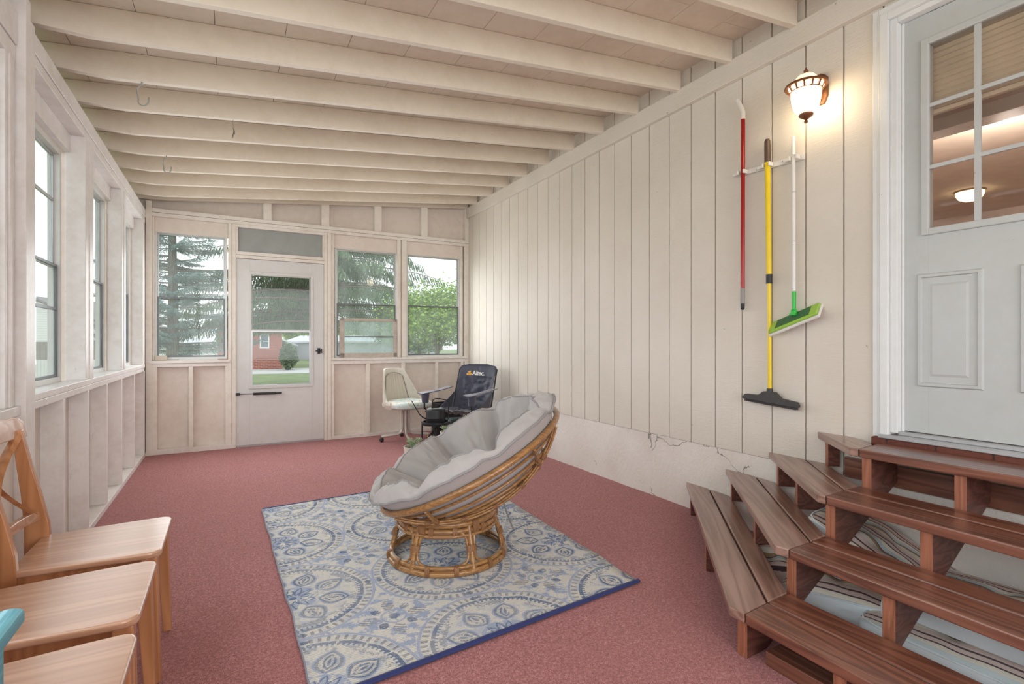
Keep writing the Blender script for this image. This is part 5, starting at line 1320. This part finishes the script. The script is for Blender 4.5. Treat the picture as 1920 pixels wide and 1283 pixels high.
m_sp = mk_needle('blue_spruce_needles', srgb(84, 108, 106), srgb(128, 150, 148), srgb(172, 190, 190))
m_nw = mk_needle('green_spruce_needles', srgb(74, 96, 70), srgb(110, 134, 100), srgb(158, 176, 142))
conifer('blue_spruce', 'blue-grey spruce seen through the left far window', at(322, 13.0), 7.6, 1.95, 1.15, 5, m_sp, .10, .19, .24, 6, hang=.25)
conifer('weeping_spruce', 'large drooping green spruce seen through the storm door and middle far window', at(607, 15.5), 12.0, 3.7, 2.15, 8, m_nw, .20, .24, .40, 7, hang=1.1)
def maple(name, label, pos, H, R0, zc, seed, mat, n=5200):
    rnd = random.Random(seed); r = thing(name, label, 'tree', (pos[0], pos[1], GZ))
    m = MB(); tips = []
    m.tube([(0, 0, 0), (.04, 0, zc * .5), (0, 0, zc)], [.10, .07, .04], 8)
    for k in range(16):
        a = rnd.random() * 2 * PI; e = rnd.uniform(.1, 1.2); L = R0 * rnd.uniform(.5, .9); p = Vector((math.cos(a) * math.cos(e) * L, math.sin(a) * math.cos(e) * L, zc + math.sin(e) * L * .8)); tips.append(p)
        m.tube([(0, 0, zc * rnd.uniform(.5, .95)), tuple(p * .5 + Vector((0, 0, zc * .4))), tuple(p)], [.03, .02, .008], 5)
    m.build('trunk', bark, r, smooth=60); V = []; Fc = []
    for i in range(n):
        c = tips[i % 16]; o = c + Vector((rnd.gauss(0, 1), rnd.gauss(0, 1), rnd.gauss(0, .55))) * R0 * .27
        if o.z < .35: continue
        d = Vector((rnd.uniform(-1, 1), rnd.uniform(-1, 1), rnd.uniform(-.8, .3))).normalized(); s = d.cross(Vector((rnd.uniform(-1, 1), rnd.uniform(-1, 1), 1))).normalized(); L = .075 * rnd.uniform(.7, 1.3)
        b = len(V); V.extend([o, o + d * L * .45 + s * L * .4, o + d * L, o + d * L * .45 - s * L * .4]); Fc.append((b, b + 1, b + 2, b + 3))
    me = bpy.data.meshes.new('leaves'); me.from_pydata([tuple(v) for v in V], [], Fc); me.materials.append(mat); me.update()
    o = bpy.data.objects.new('leaf_foliage', me); COL.objects.link(o); o.parent = r; return r
m_lf = mk_needle('bright_green_leaves', srgb(116, 150, 60), srgb(160, 190, 84), srgb(196, 216, 120))
m_lf2 = mk_needle('mid_green_leaves', srgb(90, 120, 70), srgb(130, 158, 96), srgb(166, 186, 130))
maple('ornamental_maple', 'bright yellow-green leafy tree seen through the right far window', at(818, 13.0), 2.9, 1.25, 1.75, 3, m_lf, 9000)
def bush(name, label, pos, H, R0, z0, seed, mat, n, L0):
    rnd = random.Random(seed); r = thing(name, label, 'tree' if z0 > .5 else 'bush', (pos[0], pos[1], GZ)); m = MB()
    m.tube([(0, 0, 0), (.03, .02, z0 + (H - z0) * .3), (0, 0, H * .8)], [.03 * H, .022 * H, .008 * H], 8)
    for k in range(8):
        a = k * 2.4; m.tube([(0, 0, z0 + .1), (math.cos(a) * R0 * .5, math.sin(a) * R0 * .5, z0 + (H - z0) * (.3 + .06 * k))], [.012 * H, .004 * H], 5)
    m.build('trunk', bark, r, smooth=60); V = []; Fc = []
    while len(Fc) < n:
        p = Vector((rnd.uniform(-1, 1), rnd.uniform(-1, 1), rnd.uniform(-1, 1)))
        lim = 1 + .22 * noise.noise(p * 2.2 + Vector((seed, 0, 0)))
        if not .55 < p.length < lim: continue
        o = Vector((p.x * R0, p.y * R0, (H + z0) / 2 + p.z * (H - z0) / 2))
        d = Vector((rnd.uniform(-1, 1), rnd.uniform(-1, 1), rnd.uniform(-.8, .5))).normalized(); sd = d.cross(Vector((rnd.uniform(-1, 1), rnd.uniform(-1, 1), 1))).normalized(); L = L0 * rnd.uniform(.7, 1.3)
        b = len(V); V.extend([o, o + d * L * .45 + sd * L * .4, o + d * L, o + d * L * .45 - sd * L * .4]); Fc.append((b, b + 1, b + 2, b + 3))
    me = bpy.data.meshes.new('leaves'); me.from_pydata([tuple(v) for v in V], [], Fc); me.materials.append(mat); me.update()
    o = bpy.data.objects.new('leaf_foliage', me); COL.objects.link(o); o.parent = r; return r
bush('evergreen_bush', 'dark rounded evergreen bush beside the corner of the brick house', at(541, 25.5), 1.35, .42, .05, 12, m_nw, 3500, .09)
bush('shade_tree', 'round mid-green tree far behind the grey building', at(588, 58.0), 4.4, 3.4, .9, 6, m_lf, 6000, .32)
bush('shade_tree', 'wide mid-green tree far behind, seen low in the right far window', at(786, 34.0), 4.4, 3.4, .7, 16, m_lf2, 6500, .22)
bush('shade_tree', 'pale green tree far behind, seen low in the middle far window', at(672, 56.0), 3.8, 4.0, .5, 26, m_lf, 6500, .28)
def brickmat():
    t = NT('red_house_brick'); br = t.node('ShaderNodeTexBrick'); tcn = t.node('ShaderNodeTexCoord'); s = t.node('ShaderNodeSeparateXYZ'); cb = t.node('ShaderNodeCombineXYZ')
    t.t.links.new(tcn.outputs['Object'], s.inputs[0]); t.t.links.new((E_(t, s.outputs[0]) + E_(t, s.outputs[1])).s, cb.inputs[0]); t.t.links.new(s.outputs[2], cb.inputs[1]); t.t.links.new(cb.outputs[0], br.inputs['Vector'])
    br.inputs['Scale'].default_value = 1; br.inputs['Brick Width'].default_value = .24; br.inputs['Row Height'].default_value = .085; br.inputs['Mortar Size'].default_value = .010
    br.inputs['Color1'].default_value = srgb(168, 92, 78); br.inputs['Color2'].default_value = srgb(148, 76, 64); br.inputs['Mortar'].default_value = srgb(186, 158, 146)
    return t.principled(br.outputs['Color'], .9)
def house(name, label, corner, dirs, w_, d_, h, mw, mr, wins, pitch=.9):
    r = thing(name, label, 'house', (corner[0], corner[1], GZ), dirs)
    MB().box(-w_, 0, 0, d_, 0, h).build('walls', mw, r)
    MB().prism([(-w_ - .3, -.3, h), (.3, -.3, h), (.3, d_ / 2, h + pitch * 1.6), (-w_ - .3, d_ / 2, h + pitch * 1.6)], (0, 0, .12)).prism([(-w_ - .3, d_ + .3, h), (.3, d_ + .3, h), (.3, d_ / 2, h + pitch * 1.6), (-w_ - .3, d_ / 2, h + pitch * 1.6)], (0, 0, .12)).build('roof', mr, r)
    for x0, x1, z0, z1 in wins:
        f = MB(); f.box(x0 - .06, x0, -.04, .02, z0 - .06, z1 + .06).box(x1, x1 + .06, -.04, .02, z0 - .06, z1 + .06).box(x0, x1, -.04, .02, z1, z1 + .06).box(x0, x1, -.04, .02, z0 - .06, z0).box(x0, x1, -.03, .02, (z0 + z1) / 2 - .02, (z0 + z1) / 2 + .02)
        wf = f.build('window', M_casing, r); MB().box(x0, x1, -.012, -.002, z0, z1).build('window_pane', plain('dark_pane', srgb(120, 130, 140), .15), wf)
    return r
m_roof = plain('grey_shingle', srgb(140, 138, 140), .9)
c = at(529, 26.5)
house('brick_house', 'red brick house with a white window, seen through the lower pane of the storm door', c, -.07, 2.9, 6.5, 2.3, brickmat(), m_roof, [(-.98, -.66, 1.15, 1.75)], .25)
c = at(800, 40.0)
house('grey_building', 'long low grey building beyond the lawn at the right of the brick house', c, -YAW - .05, 11.0, 5, 1.35, plain('grey_siding', srgb(176, 176, 184), .8), plain('pale_roof', srgb(196, 198, 204), .9), [], .3)
def sidingm():
    t = NT('white_lap_siding'); s = t.node('ShaderNodeSeparateXYZ'); tcn = t.node('ShaderNodeTexCoord'); t.t.links.new(tcn.outputs['Object'], s.inputs[0])
    f = t.m('FRACT', E_(t, s.outputs[2]) * 6.0); return t.principled(t.mix(f.lt(.12), srgb(236, 236, 234), srgb(196, 198, 204)), .7)
ms = sidingm()
c = at(480, 34.0)
house('white_house', 'long pale house behind the blue spruce, seen low in the left far window', c, -YAW + .02, 11.0, 6, 1.05, ms, plain('pale_grey_roof', srgb(206, 208, 214), .9), [], .35)
c = at(180, 36.0)
r = thing('gabled_house', 'white gabled house with lap siding seen through the nearest left window', 'house', (c[0], c[1], GZ), -YAW)
MB().prism([(-9, 0, 0), (.5, 0, 0), (.5, 0, 2.3), (-4.2, 0, 4.3), (-9, 0, 2.3)], (0, 7, 0)).build('walls', ms, r)
MB().prism([(.9, -.3, 2.15), (-4.2, -.3, 4.45), (-4.2, -.3, 4.62), (.9, -.3, 2.32)], (0, 7.5, 0)).prism([(-9.4, -.3, 2.15), (-4.2, -.3, 4.45), (-4.2, -.3, 4.62), (-9.4, -.3, 2.32)], (0, 7.5, 0)).build('roof', m_roof, r)
def fence(name, label, u0, u1, D, z0, z1, mat, n):
    a, b = at(u0, D), at(u1, D); r = thing(name, label, 'fence', ((a[0] + b[0]) / 2, (a[1] + b[1]) / 2, GZ), -YAW); L = math.dist(a, b); m = MB()
    for i in range(n): x0 = -L / 2 + L * i / n; m.box(x0 + .008, x0 + L / n - .008, -.01, .01, z0, z1)
    m.build('fence_boards', mat, r); m = MB().box(-L / 2, L / 2, .01, .05, z0 + .12, z0 + .2).box(-L / 2, L / 2, .01, .05, z1 - .2, z1 - .12); m.build('fence_rails', mat, r)
    for i in range(5): x0 = -L / 2 + L * i / 4; MB().box(x0 - .05, x0 + .05, .01, .11, 0, z1 + .06).build('fence_post', mat, r)
fence('board_fence', 'weathered grey-brown board fence in front of the gabled house', -200, 235, 24.0, .55, 1.42, plain('weathered_boards', srgb(150, 146, 140), .9), 60)
fence('picket_fence', 'low white picket fence in front of the grey-brown fence', -250, 235, 18.0, .08, .78, plain('white_pickets', srgb(232, 232, 230), .7), 80)

# ================================================================== GROUPS OF REPEATS
GROUPS = {'dining_chair': 'pine dining chairs in a row', 'striped_cushion': 'striped cushions stored under the steps', 'potted_succulent': 'succulents in cream pots',
          'plant_stand': 'black metal plant stands', 'ceiling_hook': 'white hooks in the rafters', 'shade_tree': 'distant green trees'}
for o in list(bpy.data.objects):
    k = o.name.split('.')[0]
    if o.parent is None and k in GROUPS: o['group'] = GROUPS[k]
